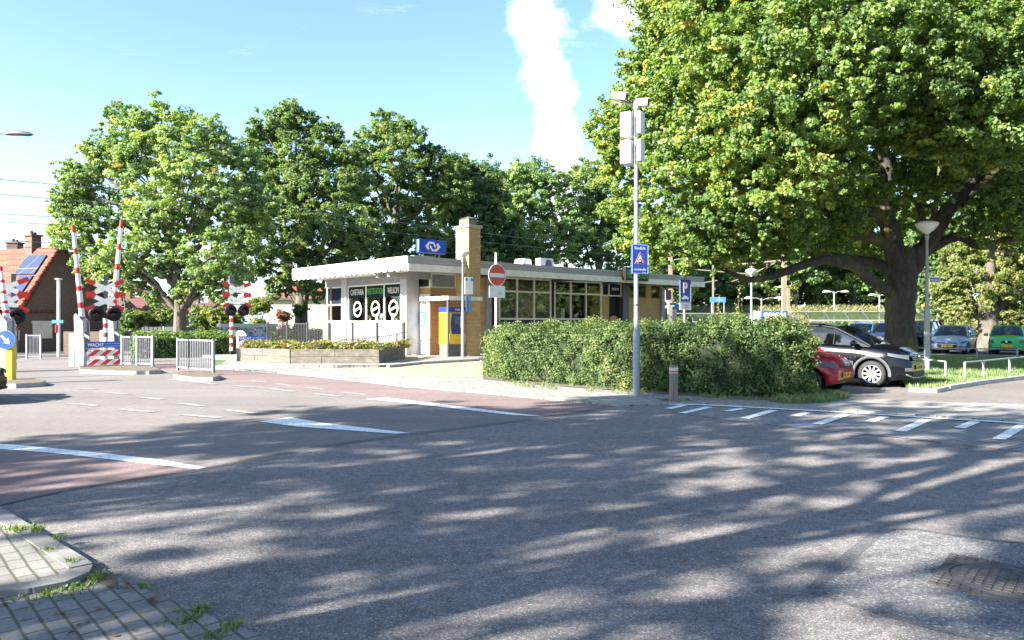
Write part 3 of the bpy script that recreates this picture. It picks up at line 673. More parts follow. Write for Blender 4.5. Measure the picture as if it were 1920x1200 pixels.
# second window: inside dark room with cards
MB().box(wx1+.05, wx2-.05, CF+.02, CF+.2, 0, H0-.03).build('pier', BLACK, bt)
MB().box(wx2+.6, wx2+.85, CF+.1, CF+.12, Z(1.9), Z(2.45)).build('notice', WHITE, w2); MB().box(wx2+1.28, wx2+1.48, CF+.1, CF+.12, Z(1.9), Z(2.5)).build('notice', WHITE, w2)
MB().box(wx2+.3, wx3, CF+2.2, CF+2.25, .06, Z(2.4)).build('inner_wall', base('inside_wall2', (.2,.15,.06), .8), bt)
# door bay
d0, d1 = FR(1143, 600, CF)[0], FR(1166, 600, CF)[0]; b0, b1 = FR(1177, 600, CF)[0], FR(1239, 600, CF)[0]
MB().box(wx3+.05, d0, CF+.02, CF+.28, 0, Z(3.25)).build('wall', BRY, bt)
f = MB(); zt1, zt2 = Z(3.28), H0-.03
for x in (wx3+.1, d0-.02, d1-.03): f.box(x-.05, x+.05, CF, CF+.09, zt1, zt2)
f.box(wx3+.05, d1+.02, CF-.002, CF+.092, zt1-.08, zt1); f.box(wx3+.05, d1+.02, CF-.002, CF+.092, zt2-.06, zt2+.005)
tf = f.build('transom_window', CREAM, bt)
MB().box(wx3+.15, d1-.08, CF+.04, CF+.05, zt1, zt2-.06).build('pane', NAVY, tf)
text('WELKOM', .62, .16, WHITE, tf, ((d0+d1)/2, CF+.03, (zt1+zt2)/2), (PI/2,0,0), 'sign_lettering', bold=.01)
door = MB().box(d0+.02, d1-.02, CF+.22, CF+.27, .02, zt1-.08).build('door', BLACK, bt)
q = MB(); q.cyl((d0+.12, CF+.15, 1.0), (d0+.12, CF+.15, 1.5), .015); q.build('handle', CHROME, door)
q = MB(); disc(q, (d0+d1)/2+.1, 1.65, .42, .3, CF+.21); q.build('burger_print', base('print_bun', (.55,.3,.08), .5), door)
q = MB(); disc(q, (d0+d1)/2+.1, 1.4, .42, .16, CF+.2); q.build('burger_filling', base('print_meat', (.16,.06,.035), .5), door)
MB().box(d1, b0, CF-.12, CF+.25, 0, H0-.02).build('column', DGREY, bt, .01)
MB().box(b0, b1, CF+.02, CF+.3, 0, Z(3.14)).build('wall', BRY, bt)
f = MB(); frame(f, b0+.02, FR(1213, 600, CF)[0], Z(3.14), H0-.03, CF+.05); frame(f, FR(1222, 600, CF)[0], b1-.02, Z(3.14), H0-.03, CF+.05)
uf = f.build('upper_window', base('brown_frame', (.22,.12,.06), .5), bt)
MB().box(b0+.09, b1-.09, CF+.08, CF+.085, Z(3.2), H0-.1).build('pane', GLASS, uf)
MB().box(FR(1213, 600, CF)[0]+.02, FR(1222, 600, CF)[0]-.02, CF+.03, CF+.3, Z(3.141), H0-.03).build('pier', BRY, bt)
MB().box(b1, b1+.32, CF-.12, CF+.25, 0, H0-.02).build('column', GREYP, bt, .01)
MB().box(b1+.02, b1+.3, BD-.3, BD, 0, H0-.02).build('column', GREYP, bt, .01)
MB().box(b1+.02, b1+.12, CF+.3, BD-.35, 0, H0-.04).build('side_wall', BRY, bt)
# beams under the roof
for x in (1.0 if False else 5.3, wx1+.14, wx3+.2, d1+.3, b1+.16):
    MB().prism([(-.0+.12, H0-.14), (BD, H0-.30), (BD, H0-.022), (.12, H0-.022)], x-.09, x+.09, axis='x').build('beam', DGREY, bt)
MB().box(.25, CL+.3, yc0-.02, yc0+.22, H0-.3, H0-.022).build('beam', GREYP, bt)
MB().prism([(.25, H0-.3), (2.5, H0-.34), (2.5, H0-.022), (.25, H0-.022)], .9+.9, 2.02+.0, axis='y').build('beam', GREYP, bt)
MB().box(.55, .72, 1.0, 9.8, H0-.1, H0-.022).build('soffit_trim', WHITE, bt)
q = MB(); q.cyl((.95, 4.5, H0-.08), (.95, 7.0, H0-.08), .035); q.build('awning_tube', CREAM, bt)
# chimney
cy0, cy1 = -.19, LF(855, 600, chx0)[0]
ch = MB().box(chx0, chx1, cy0, cy1, 0, Z(6.0)).build('chimney', BRY, bt)
MB().box(chx0-.07, chx1+.07, cy0-.07, cy1+.07, Z(6.0), Z(6.12)).build('cap', CONC, ch, .01)
q = MB().box(chx0+.12, chx1-.1, cy0+.14, cy1-.1, Z(6.12), Z(6.45)); cx_, cyy = (chx0+chx1)/2, (cy0+cy1)/2
q.add([(chx0+.08, cy0+.1, Z(6.452)), (chx1-.06, cy0+.1, Z(6.452)), (chx1-.06, cy1-.06, Z(6.452)), (chx0+.08, cy1-.06, Z(6.452)), (cx_, cyy, Z(6.56))], [(3,2,1,0),(0,1,4),(1,2,4),(2,3,4),(3,0,4)])
q.build('cowl', CONCD, ch)
# canopy over the ticket machine
cx0 = FR(840, 557, -.3)[0]; cxe = FR(905, 557, -.3)[0]
MB().box(cx0, chx0-.0, -.3, CF-.01, Z(2.66), Z(2.84)).build('canopy', CREAM, bt, .01)
MB().box(chx0-.0, cxe, -.3, -.21, Z(2.66), Z(2.84)).build('canopy', CREAM, bt, .01)
q = MB().cyl((cx0+.08, -.2, 0), (cx0+.08, -.2, Z(2.66)), .06, n=12); q.build('canopy_post', DGREY, bt)
# plaques on the white side wall, white painted brick
yy0, yy1 = LF(768, 600, 2.54)[0], LF(786, 600, 2.54)[0]
WB = brick('white_painted_brick', (.72,.7,.66), (.66,.64,.6), (.5,.48,.45), .21, .062, .008, dirt=.06)
MB().box(2.515, 2.538, CF+.001, ys0, 0, Z(3.0)).build('painted_wall', WB, bt)
MB().box(2.49, 2.514, LF(786.5, 600, 2.5)[0], LF(768, 600, 2.5)[0], Z(1.62), Z(2.14)).build('plaque', base('brown_plaque', (.3,.17,.13), .7), bt)
ny0, ny1 = LF(797, 600, 2.5)[0], LF(788, 600, 2.5)[0]
nb = MB().box(2.47, 2.512, ny0, ny1, Z(1.5), Z(2.2)).build('notice_board', LBLUE, bt, .004)
q = MB()
for i in range(6): q.box(2.464, 2.469, ny0+.05, ny1-.05, Z(1.58)+i*.09, Z(1.62)+i*.09)
q.build('notice', WHITE, nb)
# down pipe
q = MB().cyl((XL+.62, CF-.1, 0), (XL+.62, CF-.1, H0-.05), .055); q.build('down_pipe', BLACK, bt)
# ticket machine
tx0, tx1 = FR(842, 620, .0)[0], 3.16
tm = thing('ticket_machine', 'yellow and blue ticket machine under the small canopy beside the chimney', 'ticket machine', tuple(LW(tx0, 0.0, BASE)), RZ)
tw = tx1-tx0; td = .75
MB().box(.03, tw-.03, .05, td, 0, .56).build('plinth', CONCD, tm)
prof = [(0, .56), (-.03, .7), (-.03, 1.0), (-.0, 1.02), (-.0, 2.0), (td, 2.0), (td, .56)]
MB().prism(prof, 0, tw, axis='x').build('cabinet', YEL, tm, .015)
hd = MB().box(-.01, tw+.01, -.03, td+.01, 2.0, 2.24).build('header', base('header_blue', (.012,.03,.3), .35), tm, .02)
cr = [(tw*.20+.07*math.cos(a)-.02, 1.45+.62*math.sin(a)) for a in [PI/2+k*PI/14 for k in range(15)]]
pn = MB().prism([(tw*.2, .93), (tw-.06, .93), (tw-.06, 1.95), (tw*.2, 1.95), (tw*.13, 1.7), (tw*.1, 1.45), (tw*.13, 1.18)], -.012, -.001, axis='y').build('screen_panel', base('panel_blue', (.01,.02,.16), .3), tm)
MB().box(tw*.3, tw*.62, -.02, -.0125, 1.45, 1.8).build('screen', base('screen_glass', (.05,.06,.09), .1), pn)
MB().box(tw*.66, tw*.88, -.022, -.0125, 1.3, 1.82).build('keypad', WHITE, pn)
text('NS', .26, .1, WHITE, hd, (tw*.5, -.033, 2.12), name='logo')
tag(tm, group=None)
# rooftop sign with double arrow emblem
def ns_logo(m, cx, cz, s, y0, y1):
    """two interlocked arrows, built from a band and two heads"""
    def pr(p): m.prism([(cx+a*s, cz+b*s) for a, b in p], y0, y1, axis='y')
    pr([(-1.0, 0), (-.62, .0), (-.38, .30), (-.1, .30), (-.1, .5), (-.5, .5)])
    pr([(-.1, .5), (-.1, .30), (.02, .3), (.30, -.12), (.42, -.12), (.16, .5)] if False else [(-.1, .3), (-.1, .5), (.12, .5), (.42, .02), (.28, -.14), (.02, .3)])
    pr([(1.0, 0), (.62, 0), (.38, -.30), (.1, -.30), (.1, -.5), (.5, -.5)])
    pr([(.1, -.3), (.1, -.5), (-.12, -.5), (-.42, -.02), (-.28, .14), (-.02, -.3)])
    pr([(-1.0, -.004), (-.62, -.004), (-.45, -.24), (-.62, -.42)]); pr([(1.0, .004), (.62, .004), (.45, .24), (.62, .42)])
sx0, sz1 = FR(783, 448, .4); sx1 = FR(833.5, 448, .4)[0]; sz0 = FR(783, 473, .4)[1]
rs = thing('rooftop_sign', 'dark blue box sign with white double arrow emblem on the roof edge', 'sign', tuple(LW(sx0, .4, HT+BASE-.05)), RZ)
sw, sh = sx1-sx0, sz1-sz0; zz = sz0-(HT+BASE-.05)
MB().box(0, sw, -.12, .12, zz, zz+sh).build('sign_box', BLUE, rs, .01)
MB().box(-.005, .01, -.11, .11, zz+.02, zz+sh-.02)
MB().box(-.012, -.002, -.1, -.02, zz+.03, zz+sh-.03).build('edge_strip', base('pale_blue', (.45,.62,.8), .4), rs)
q = MB(); ns_logo(q, sw/2, zz+sh/2, .42, -.128, -.122); q.build('emblem', WHITE, rs)
q = MB()
for x in (.3, sw-.3): q.cyl((x, 0, -.02), (x, 0, zz), .03)
q.box(-.25, .9, -.1, .2, 0.02, .14); q.build('support', METW, rs)
# air handling boxes on the roof
ax0, az1 = FR(976, 483, 2.0); ax1 = FR(1012, 483, 2.0)[0]
ac = thing('roof_fan', 'pale roof ventilation housing with sloping sides beside the air conditioner', 'ventilator', tuple(LW(ax0, 2.0, HT+BASE-.05)), RZ)
wd = ax1-ax0
MB().prism([(0, 0), (wd, 0), (wd-.22, .26), (.28, .26)], 0, 1.0, axis='y').build('housing', METW, ac, .02)
MB().prism([(.3, .262), (wd-.4, .262), (wd-.45, .58), (.42, .6)], .15, .85, axis='y').build('cowl', WHITE, ac, .04)
ax0 = FR(1014, 486, 1.6)[0]; ax1 = FR(1038, 486, 1.6)[0]
ac = thing('air_conditioner', 'white air conditioner with a round fan grille on the flat roof', 'air conditioner', tuple(LW(ax0, 1.6, HT+BASE-.05)), RZ)
wd = ax1-ax0
MB().box(0, wd, 0, .4, .06, .62).build('casing', WHITE, ac, .015)
q = MB(); disc(q, wd*.62, .34, .23, .23, -.001); q.build('fan', DGREY, ac)
q = MB(); [q.box(wd*.62-.24, wd*.62+.24, -.02, -.008, .14+i*.06, .15+i*.06) for i in range(8)]; q.box(.05, .15, .05, .35, 0, .06); q.box(wd-.15, wd-.05, .05, .35, 0, .06); q.build('grille', METW, ac)
# black box sign with green letters on the roof edge
gx0, gx1 = FR(1168, 520, -.1)[0], FR(1211, 520, -.1)[0]
gs_ = thing('snack_bar_sign', 'black box sign with tall green letters on the roof edge behind the camera pole', 'sign', tuple(LW(gx0, -.12, 4.02)), RZ)
MB().box(0, gx1-gx0, -.2, .03, .0, .72).build('sign_box', BLACK, gs_, .01)
text('FRIETSTATION', (gx1-gx0)*.92, .5, GREEN, gs_, ((gx1-gx0)/2, -.205, .36), bold=.01)
# things behind the snack bar glass
def pot(px, lab):
    y, z = LF(px, 600, CL+.35)[0], zs+BASE
    t = thing('flower_pot', lab, 'flower pot', tuple(LW(CL+.35, y, z)), RZ, 'pots on the snack bar window sill')
    MB().lathe([(.05, 0), (.08, .16), (.085, .17), (.07, .17)], n=12).build('pot', WHITE, t)
    C = RNG.normal(size=(60, 3))*[.08,.08,.05]+[0,0,.24]; leaf_mesh(C, RNG.normal(size=(60,3))+[0,0,.8], .07, .5, RNG.random(60)*.3+.75, 'plant', LIML, t)
pot(695, 'small white pot with green plant behind the middle snack bar pane'); pot(745, 'small white pot with green plant behind the WELKOM pane')
sh_ = thing('display_shelf', 'dark shelf behind the snack bar window carrying pots and cards', 'shelf', tuple(LW(CL+.2, yc1+.1, BASE)), RZ)
MB().box(0, .4, 0, yk0-yc1-.2, zs-.04, zs-.001).build('board', DGREY, sh_); MB().box(.05, .35, .3, .4, .05, zs-.04).box(.05, .35, 3.6, 3.7, .05, zs-.04).build('support', DGREY, sh_)
for px, w_ in ((706, 0), (714, 0), (736, 0)):
    y = LF(px, 600, CL+.3)[0]; t = thing('menu_card', {706: 'left of the two white menu cards standing in the middle pane', 714: 'right of the two white menu cards standing in the middle pane', 736: 'white menu card standing alone behind the WELKOM pane'}[px], 'menu card', tuple(LW(CL+.3, y, zs+BASE)), RZ, 'white menu cards in the window')
    MB().prism([(0, 0), (.12, 0), (.06, .42), (.03, .42)], -.12, .12, axis='y').build('card', WHITE, t)
y = LF(628, 600, CL+.4)[0]; t = thing('pampas_vase', 'yellow glass jar of pale dried plumes in the left end window', 'vase', tuple(LW(CL+.45, y, zs+BASE-.02)), RZ)
MB().lathe([(.12, 0), (.17, .12), (.17, .4), (.12, .5), (.11, .55)], n=16).build('jar', base('amber_jar', (.75,.45,.12), .3), t)
q = MB()
for k in range(7): a = k*.9; q.tube([(0,0,.4), (.1*math.cos(a), .1*math.sin(a), .8), (.25*math.cos(a), .3*math.sin(a), 1.25)], [.008, .02, .05, ][:3], 6)
q.build('plume', base('plume', (.6,.6,.58), .9), t)
MB().box(.0, .4, -.5, .5, -.06, -.005).build('stand', DGREY, t); MB().box(.1, .3, -.1, .1, -zs+.07, -.06).build('leg', DGREY, t)
# litter bin at the wall
b = LW(XL+.95, CF-.35, BASE)
lb = thing('litter_bin', 'dark green wall mounted litter bin at the brick pier beside the window', 'litter bin', tuple(b), RZ)
MB().box(-.22, .22, -.15, .15, .95, 1.6).build('bin', base('bin_green', (.02,.06,.035), .5), lb, .03)
MB().box(-.16, .16, -.165, -.151, 1.25, 1.42).build('label_plate', WHITE, lb); MB().cyl((0,.1,0),(0,.1,.96),.04).build('post', DGREY, lb)
# ================= RAILWAY CROSSING AND STREET FURNITURE =================
def striped_tube(parent, name, a, b, r0, r1, bands, mats=(WHITE, RED), n=12, label=None):
    """bands: list of (t0,t1,mat)"""
    a, b = Vector(a), Vector(b); m = MB()
    for t0, t1, k in bands: m.tube([a.lerp(b, t0), a.lerp(b, t1)], [r0+(r1-r0)*t0, r0+(r1-r0)*t1], n, k)
    return m.build(name, list(mats), parent)
def barrier(label, base, top, r=.05, d=None, scale=1.0, group='raised crossing barriers', arm0=None):
    x, y = base
    t = thing('crossing_barrier', label, 'barrier', (x, y, 0), 0, group)
    s = scale
    MB().box(-.17*s, .17*s, -.2*s, .2*s, 0, .55*s).box(-.42*s, -.2*s, -.16*s, .12*s, 0, 1.25*s).build('housing', GALV, t, .02)
    m = MB(); m.prism([(-.16*s, .55*s), (.2*s, .4*s), (.14*s, 1.7*s), (-.14*s, 2.0*s), (-.2*s, 1.9*s)], -.22*s, -.16*s, axis='y'); m.prism([(-.16*s, .55*s), (.2*s, .4*s), (.14*s, 1.7*s), (-.14*s, 2.0*s), (-.2*s, 1.9*s)], .16*s, .22*s, axis='y')
    m.box(-.12*s, .1*s, -.15*s, .15*s, 1.3*s, 1.8*s).build('counterweight', GALV, t, .01)
    a = Vector((0, 0, 1.7*s)); b = Vector(top)-Vector((x, y, 0)); bands = []; k = 9; p = 0
    cuts = [0, .045, .14, .2, .32, .37, .5, .56, .7, .76, .92, 1.0]; c = 1
    for q0, q1 in zip(cuts[:-1], cuts[1:]): bands.append((q0, q1, c)); c = 1-c
    striped_tube(t, 'arm', a, b, r*1.35, r*.8, bands)
    return t
tA = P(137, 422, 27.6); barrier('raised red and white crossing barrier left of the nearest crossbuck', (-16.05, 27.9), tA, .075)
tB = P(228, 413, 31); bB = P(211, 600, 31); barrier('raised red and white barrier leaning right behind the nearest crossbuck', (bB.x, 31), tB, .085, scale=1.06)
tC = P(213, 472, 44); bC = P(203, 600, 44); tcb = barrier('distant raised barrier hung with a lattice skirt behind the crossbuck', (bC.x, 44), tC, .07)
m = MB()
for k in range(5):
    a = P(205+k*6, 480+k*9, 43.8)-Vector((bC.x, 44, 0)); b = P(200+k*9, 600, 43.8)-Vector((bC.x, 44, 0)); m.tube([a, b], .02, 4)
for k in range(7): m.tube([P(203, 490+k*16, 43.8)-Vector((bC.x, 44, 0)), P(232, 505+k*14, 43.8)-Vector((bC.x, 44, 0))], .014, 4)
m.build('lattice', GALV, tcb)
tD = P(1, 500, 25); bD = P(13, 600, 25); barrier('raised striped barrier at the far left edge of the crossing', (bD.x, 25), tD, .075)
def crossbuck(label, px, d, w_=1.42, pole=None, flip=0, gray=0):
    s = w_/1.42; c = P(px, 553, d); x = c.x+ (pole or 0)
    t = thing('crossing_signal', label, 'crossing signal', (x, d, 0), .5, 'crossbuck signals at the level crossing')
    cz = c.z; dx = c.x-x
    def blade(cx, cz, ang, mat_end):
        M = Matrix.Translation((cx, -.12, cz)) @ Matrix.Rotation(ang, 4, 'Y'); m = MB(); L2 = .74*s; h = .085*s
        m.box(-L2*.52, L2*.52, -.012, .012, -h, h, 0, M); m.box(-L2, -L2*.52, -.012, .012, -h, h, 1, M); m.box(L2*.52, L2, -.012, .012, -h, h, 1, M)
        return m
    for i, z in enumerate((cz+.26*s, cz-.26*s)):
        for sg in (-1, 1):
            m = blade(dx, z, sg*.46, RED)
            vs = [(a, b-.014*(sg > 0), c_) for a, b, c_ in m.v]; m.v = vs
            m.build('crossbuck_blade', [WHITE, RED], t)
    pt = cz-1.05*s
    bands = []; z = .0; k = 0
    top = pt+.1
    for i in range(9): bands.append((.14+i*.0955, .14+(i+1)*.0955, i % 2))
    striped_tube(t, 'pole', (0, 0, 0), (0, 0, top), .085*s, .085*s, bands)
    MB().cyl((0,0,0), (0,0,top*.139), .09*s).build('pole_foot', BLACK, t)
    MB().box(-.07*s, .07*s, -.09, .05, top, cz+.75*s).build('mast', GALV if gray else DGREY, t)
    MB().box(-.12*s, .12*s, -.16*s, .1*s, cz+.6*s, cz+.95*s).build('bell', DGREY, t, .03) if gray == 2 else None
    for sx in (-1, 1):
        cc = Vector((dx+sx*.30*s, -.2, pt+.28*s)); R = Matrix.Rotation(PI/2, 4, 'X')
        l = MB().lathe([(.28*s, 0), (.285*s, .02), (.28*s, .035), (.2*s, .045)], cc, 24, 0, R).build('signal_light', BLACK, t)
        m = MB(); m.lathe([(.115*s, .05), (.1*s, .075), (.04*s, .09), (.001, .092)], cc, 16, 0, R); m.build('lens', LENS, l)
        m = MB()
        for k in range(9):
            a0 = PI*k/9; a1 = PI*(k+1)/9; r_ = .14*s
            p = [cc+Vector((math.cos(a)*r_, -yy, math.sin(a)*r_)) for a, yy in ((a0, .045), (a1, .045), (a1, .2), (a0, .2))]
            m.add(p, [(0,1,2,3)])
        m.build('hood', BLACK, l)
    MB().box(dx-.36*s, dx+.36*s, -.19, -.14, pt+.56*s, pt+.60*s).build('bracket', BLACK, t)
    return t
crossbuck('red and white double crossbuck with twin lights above the nearest WACHT board', 197, 27.3, 1.3, .02)
crossbuck('smaller crossbuck signal with twin lights beside the planter and far hedge', 443, 36, 1.38, -.24, gray=2)
crossbuck('crossbuck signal at the far left edge in front of the brick house', 15, 26.3, 1.4, .2, gray=0)
# WACHT boards
def wacht(label, x0, x1, d, ztop, nb, ztoe, lines):
    w_ = (x1-x0)/1.06; t = thing('warning_board', label, 'warning board', (x0, d, 0), .5, 'WACHT boards at the level crossing')
    h = .235
    b = MB().box(0, w_, -.03, 0, ztop-h, ztop).build('blue_board', BLUE, t, .006)
    m = MB(); e = .012
    m.box(0, w_, -.036, -.031, ztop-e, ztop).box(0, w_, -.036, -.031, ztop-h, ztop-h+e).box(0, e, -.036, -.031, ztop-h+e, ztop-e).box(w_-e, w_, -.036, -.031, ztop-h+e, ztop-e).build('border', LBLUE, b)
    text('WACHT', w_*.44, .13, WHITE, b, (w_*.24, -.033, ztop-h/2), bold=.02)
    text('tot het rode licht gedoofd is', w_*.5, .05, WHITE, b, (w_*.73, -.033, ztop-.08))
    text('er kan nog een trein komen', w_*.5, .05, WHITE, b, (w_*.73, -.033, ztop-.17))
    z = ztop-h-.07
    for i in range(nb):
        m = MB(); hh = .225; m.box(0, w_, -.03, 0, z-hh, z, 0); o = m.build('hatched_board', WHITE, t)
        m = MB(); st = w_/3.1
        for k in range(-1, 5):
            a = k*st; q = [(a, z-hh), (a+st*.5, z-hh), (a+st*.5+hh*1.15, z), (a+hh*1.15, z)]
            # clip to the board
            def clip(poly, X, keep):
                r = []
                for (p, q2) in zip(poly, poly[1:]+poly[:1]):
                    i0, i1 = keep(p[0]), keep(q2[0])
                    if i0: r.append(p)
                    if i0 != i1:
                        s_ = (X-p[0])/(q2[0]-p[0]); r.append((X, p[1]+s_*(q2[1]-p[1])))
                return r
            q = clip(q, 0, lambda v: v >= 0); q = clip(q, w_, lambda v: v <= w_) if q else q
            if len(q) > 2: m.prism(q, -.034, -.0305, axis='y')
        m.build('red_stripe', RED, o); z -= hh+.115
    MB().box(.03, .1, .005, .06, 0, ztop-.02).box(w_-.1, w_-.03, .005, .06, 0, ztop-.02).build('post', GALV, t)
x0 = P(165.5, 0, 27).x; x1 = P(231, 0, 27).x
wacht('WACHT warning board with two red and white hatched boards at the near fence', x0, x1, 26.9, P(0, 640.5, 26.9).z, 2, 0, 2)
x0 = P(447, 0, 35.6).x; x1 = P(499, 0, 35.6).x
wacht('WACHT warning board with one hatched board behind the concrete planter', x0, x1, 35.6, P(0, 630, 35.6).z, 1, 0, 2)
# round white headed post beside it
t = thing('round_top_post', 'squat white post with a rounded head beside the far WACHT board', 'post', tuple(G(449, 669)), 0)
m = MB(); m.box(-.12, .1, -.05, .05, 0, 1.0); m.build('post', WHITE, t)
m = MB(); m.prism([(.05+.28*math.cos(a), 1.0+.28*math.sin(a)) for a in [PI*k/14 for k in range(15)]], -.04, .04, axis='y'); m.build('head', WHITE, t)
# railings of flat bars
def railing(name, label, a, b, h, mat, posts=2, sp=.115, r=.012, pr=.035, group=None, z=0, zbot=.1, rail_h=None, posth=.04, cat='railing'):
    a, b = Vector((a[0], a[1])), Vector((b[0], b[1])); L_ = (b-a).length
    t = thing(name, label, cat, (a.x, a.y, z), math.atan2((b-a).y, (b-a).x), group)
    for i in range(posts):
        x = L_*i/(posts-1); MB().box(x-pr, x+pr, -pr, pr, 0, h+posth).build('post', mat, t)
    m = MB(); m.box(pr, L_-pr, -.02, .02, h-.05, h); m.box(pr, L_-pr, -.02, .02, zbot, zbot+.04); m.build('rail', mat, t)
    m = MB(); n = max(2, int(L_/sp))
    for i in range(1, n):
        x = L_*i/n; m.cyl((x, 0, zbot+.04), (x, 0, h-.05), r, n=6, caps=False)
    m.build('bars', mat, t)
    return t
FG = base('fence_grey', (.24,.25,.27), .5)
railing('bar_fence', 'longer pale grey bar fence joined to the near WACHT board', (P(229, 0, 27.2).x, 27.2), (P(286, 0, 26.6).x, 26.6), 1.1, FG, 3, .1, .013, z=.06)
railing('bar_fence', 'single pale grey bar fence panel standing alone on the kerb island', tuple(P(333.5, 0, 25).xy), tuple(P(400.5, 0, 23.3).xy), 1.06, FG, 2, .12, .013, z=.05)
railing('bar_fence', 'pale metal gate in front of the dark brick house', tuple(P(50, 0, 33.5).xy), tuple(P(76, 0, 33.5).xy), 1.1, FG, 2, .06, .01)
# black terrace fence round the snack bar
BF = base('fence_black', (.035,.036,.042), .45)
fa, fb, fc = LW(-.6, -.05), LW(-.6, 8.0), LW(-.6, 8.0)
a = P(757, 0, 34.3); b = P(502, 0, 41.5)
A2 = Vector((a.x, a.y)); B2 = Vector((b.x, b.y)); pz = 1.5
railing('terrace_fence', 'black bar fence round the snack bar terrace above the planter', A2, B2, pz, BF, 7, .14, .02, .05, z=FORE, zbot=.12, posth=.06)
# concrete planter
pl_pts = [G(757, 672, FORE), G(712, 681, FORE), G(546, 681, FORE), G(446, 677, FORE)]
pp_ = [Vector((p.x, p.y)) for p in pl_pts]
back = [pp_[3]+Vector((.6, 3.2)), pp_[0]+Vector((-.3, 1.4))]
poly = [tuple(p) for p in pp_]+[tuple(p) for p in back]
pt_ = thing('concrete_planter', 'low weathered concrete block planter in front of the terrace fence', 'planter', (0, 0, FORE), 0)
MB().prism([(x*1, y) for x, y in [tuple(p+(Vector((-13, 44))-Vector((0,0))-p).normalized()*.13 if False else p) for p in [Vector(q) for q in poly]]], 0, .38).build('soil', SOIL, pt_)
def blocks(pts, h0, h1, wd, mat, name, off=0.0, L0=1.6):
    m = MB()
    for a, b in zip(pts[:-1], pts[1:]):
        L_ = (b-a).length; d = (b-a)/L_; n_ = Vector((d.y, -d.x))*wd; k = max(1, round(L_/L0)); 
        for i in range(k):
            s0 = L_*(i+off*(i > 0))/k; s1 = L_*min(1, (i+1+off)/k) if i < k-1 else L_
            p, q = a+d*(s0+.006), a+d*(s1-.006); m.prism([tuple(p-n_*.3), tuple(q-n_*.3), tuple(q+n_), tuple(p+n_)], h0, h1)
    return m.build(name, mat, pt_, bevel=.012)
blocks(pp_, 0, .25, .22, CONCD, 'lower_blocks', .3); blocks(pp_, .253, .52, .24, CONCD, 'upper_blocks', 0)
# sunlit pale sign post: no entry
def roundsign(m, r, y, x=0, z=0, mat=0, th=.012, n=32): m.prism([(x+r*math.cos(2*PI*k/n), z+r*math.sin(2*PI*k/n)) for k in range(n)], y-th, y, mat, axis='y')
d = 24.5; p = P(932, 516, d)
t = thing('no_entry_sign', 'faded round red no entry sign on a white pole behind the hedge', 'traffic sign', (p.x, d, 0), .72)
z = p.z; m = MB().cyl((0, .05, 0), (0, .05, P(0, 474, d).z), .038); m.build('pole', WHITE, t)
m = MB(); roundsign(m, .37, 0, 0, z, 0); roundsign(m, .345, -.0125, 0, z, 1, .003); m.build('disc', [WHITE, FRED], t)
MB().box(-.31, .31, -.021, -.0165, z-.07, z+.06).build('bar', WHITE, t)
zz = P(0, 547, d).z; up = MB().box(-.34, .34, -.012, 0, zz-.2, zz+.19).build('under_plate', WHITE, t, .004)
text('1 2', .13, .06, DGREY, up, (.12, -.014, zz-.05))
# parking sign
d = 25.0; p = P(1284.5, 545, d)
t = thing('parking_sign', 'blue parking sign with white P and car symbol above the hedge', 'traffic sign', (p.x, d, 0), .5)
hh = 46*d/F/2; ww = .25
m = MB().cyl((0, .04, 0), (0, .04, p.z+hh), .035); m.build('pole', WHITE, t)
bb = MB().box(-ww, ww, -.02, 0, p.z-hh, p.z+hh).build('board', BLUE, t, .008)
m = MB(); e = .012
m.box(-ww+.01, ww-.01, -.024, -.0205, p.z+hh-.03, p.z+hh-.015).box(-ww+.01, ww-.01, -.024, -.0205, p.z-hh+.015, p.z-hh+.03).box(-ww+.01, -ww+.022, -.024, -.0205, p.z-hh+.03, p.z+hh-.03).box(ww-.022, ww-.01, -.024, -.0205, p.z-hh+.03, p.z+hh-.03).build('border', WHITE, bb)
text('P', .19, .36, WHITE, bb, (.0, -.0225, p.z+.1), bold=.03)
def carsym(m, cx, cz, s, y):
    q = [(-1,-.15),(-.97,.12),(-.6,.2),(-.35,.5),(.3,.5),(.6,.2),(.97,.1),(1,-.15),(.78,-.15),(.7,-.32),(.5,-.32),(.42,-.15),(-.42,-.15),(-.5,-.32),(-.7,-.32),(-.78,-.15)]
    m.prism([(cx+a*s, cz+b*s) for a, b in q], y-.002, y, axis='y')
m = MB(); carsym(m, 0, p.z-.25, .155, -.0205); m.build('car_symbol', WHITE, bb)
zz = P(0, 574.5, d).z; up = MB().box(-ww, ww, -.018, 0, zz-.12, zz+.115).build('under_plate', WHITE, t, .004)
text('Reizigers', .3, .055, DGREY, up, (0, -.02, zz+.045)); text('openbaar', .3, .055, DGREY, up, (0, -.02, zz-.04))
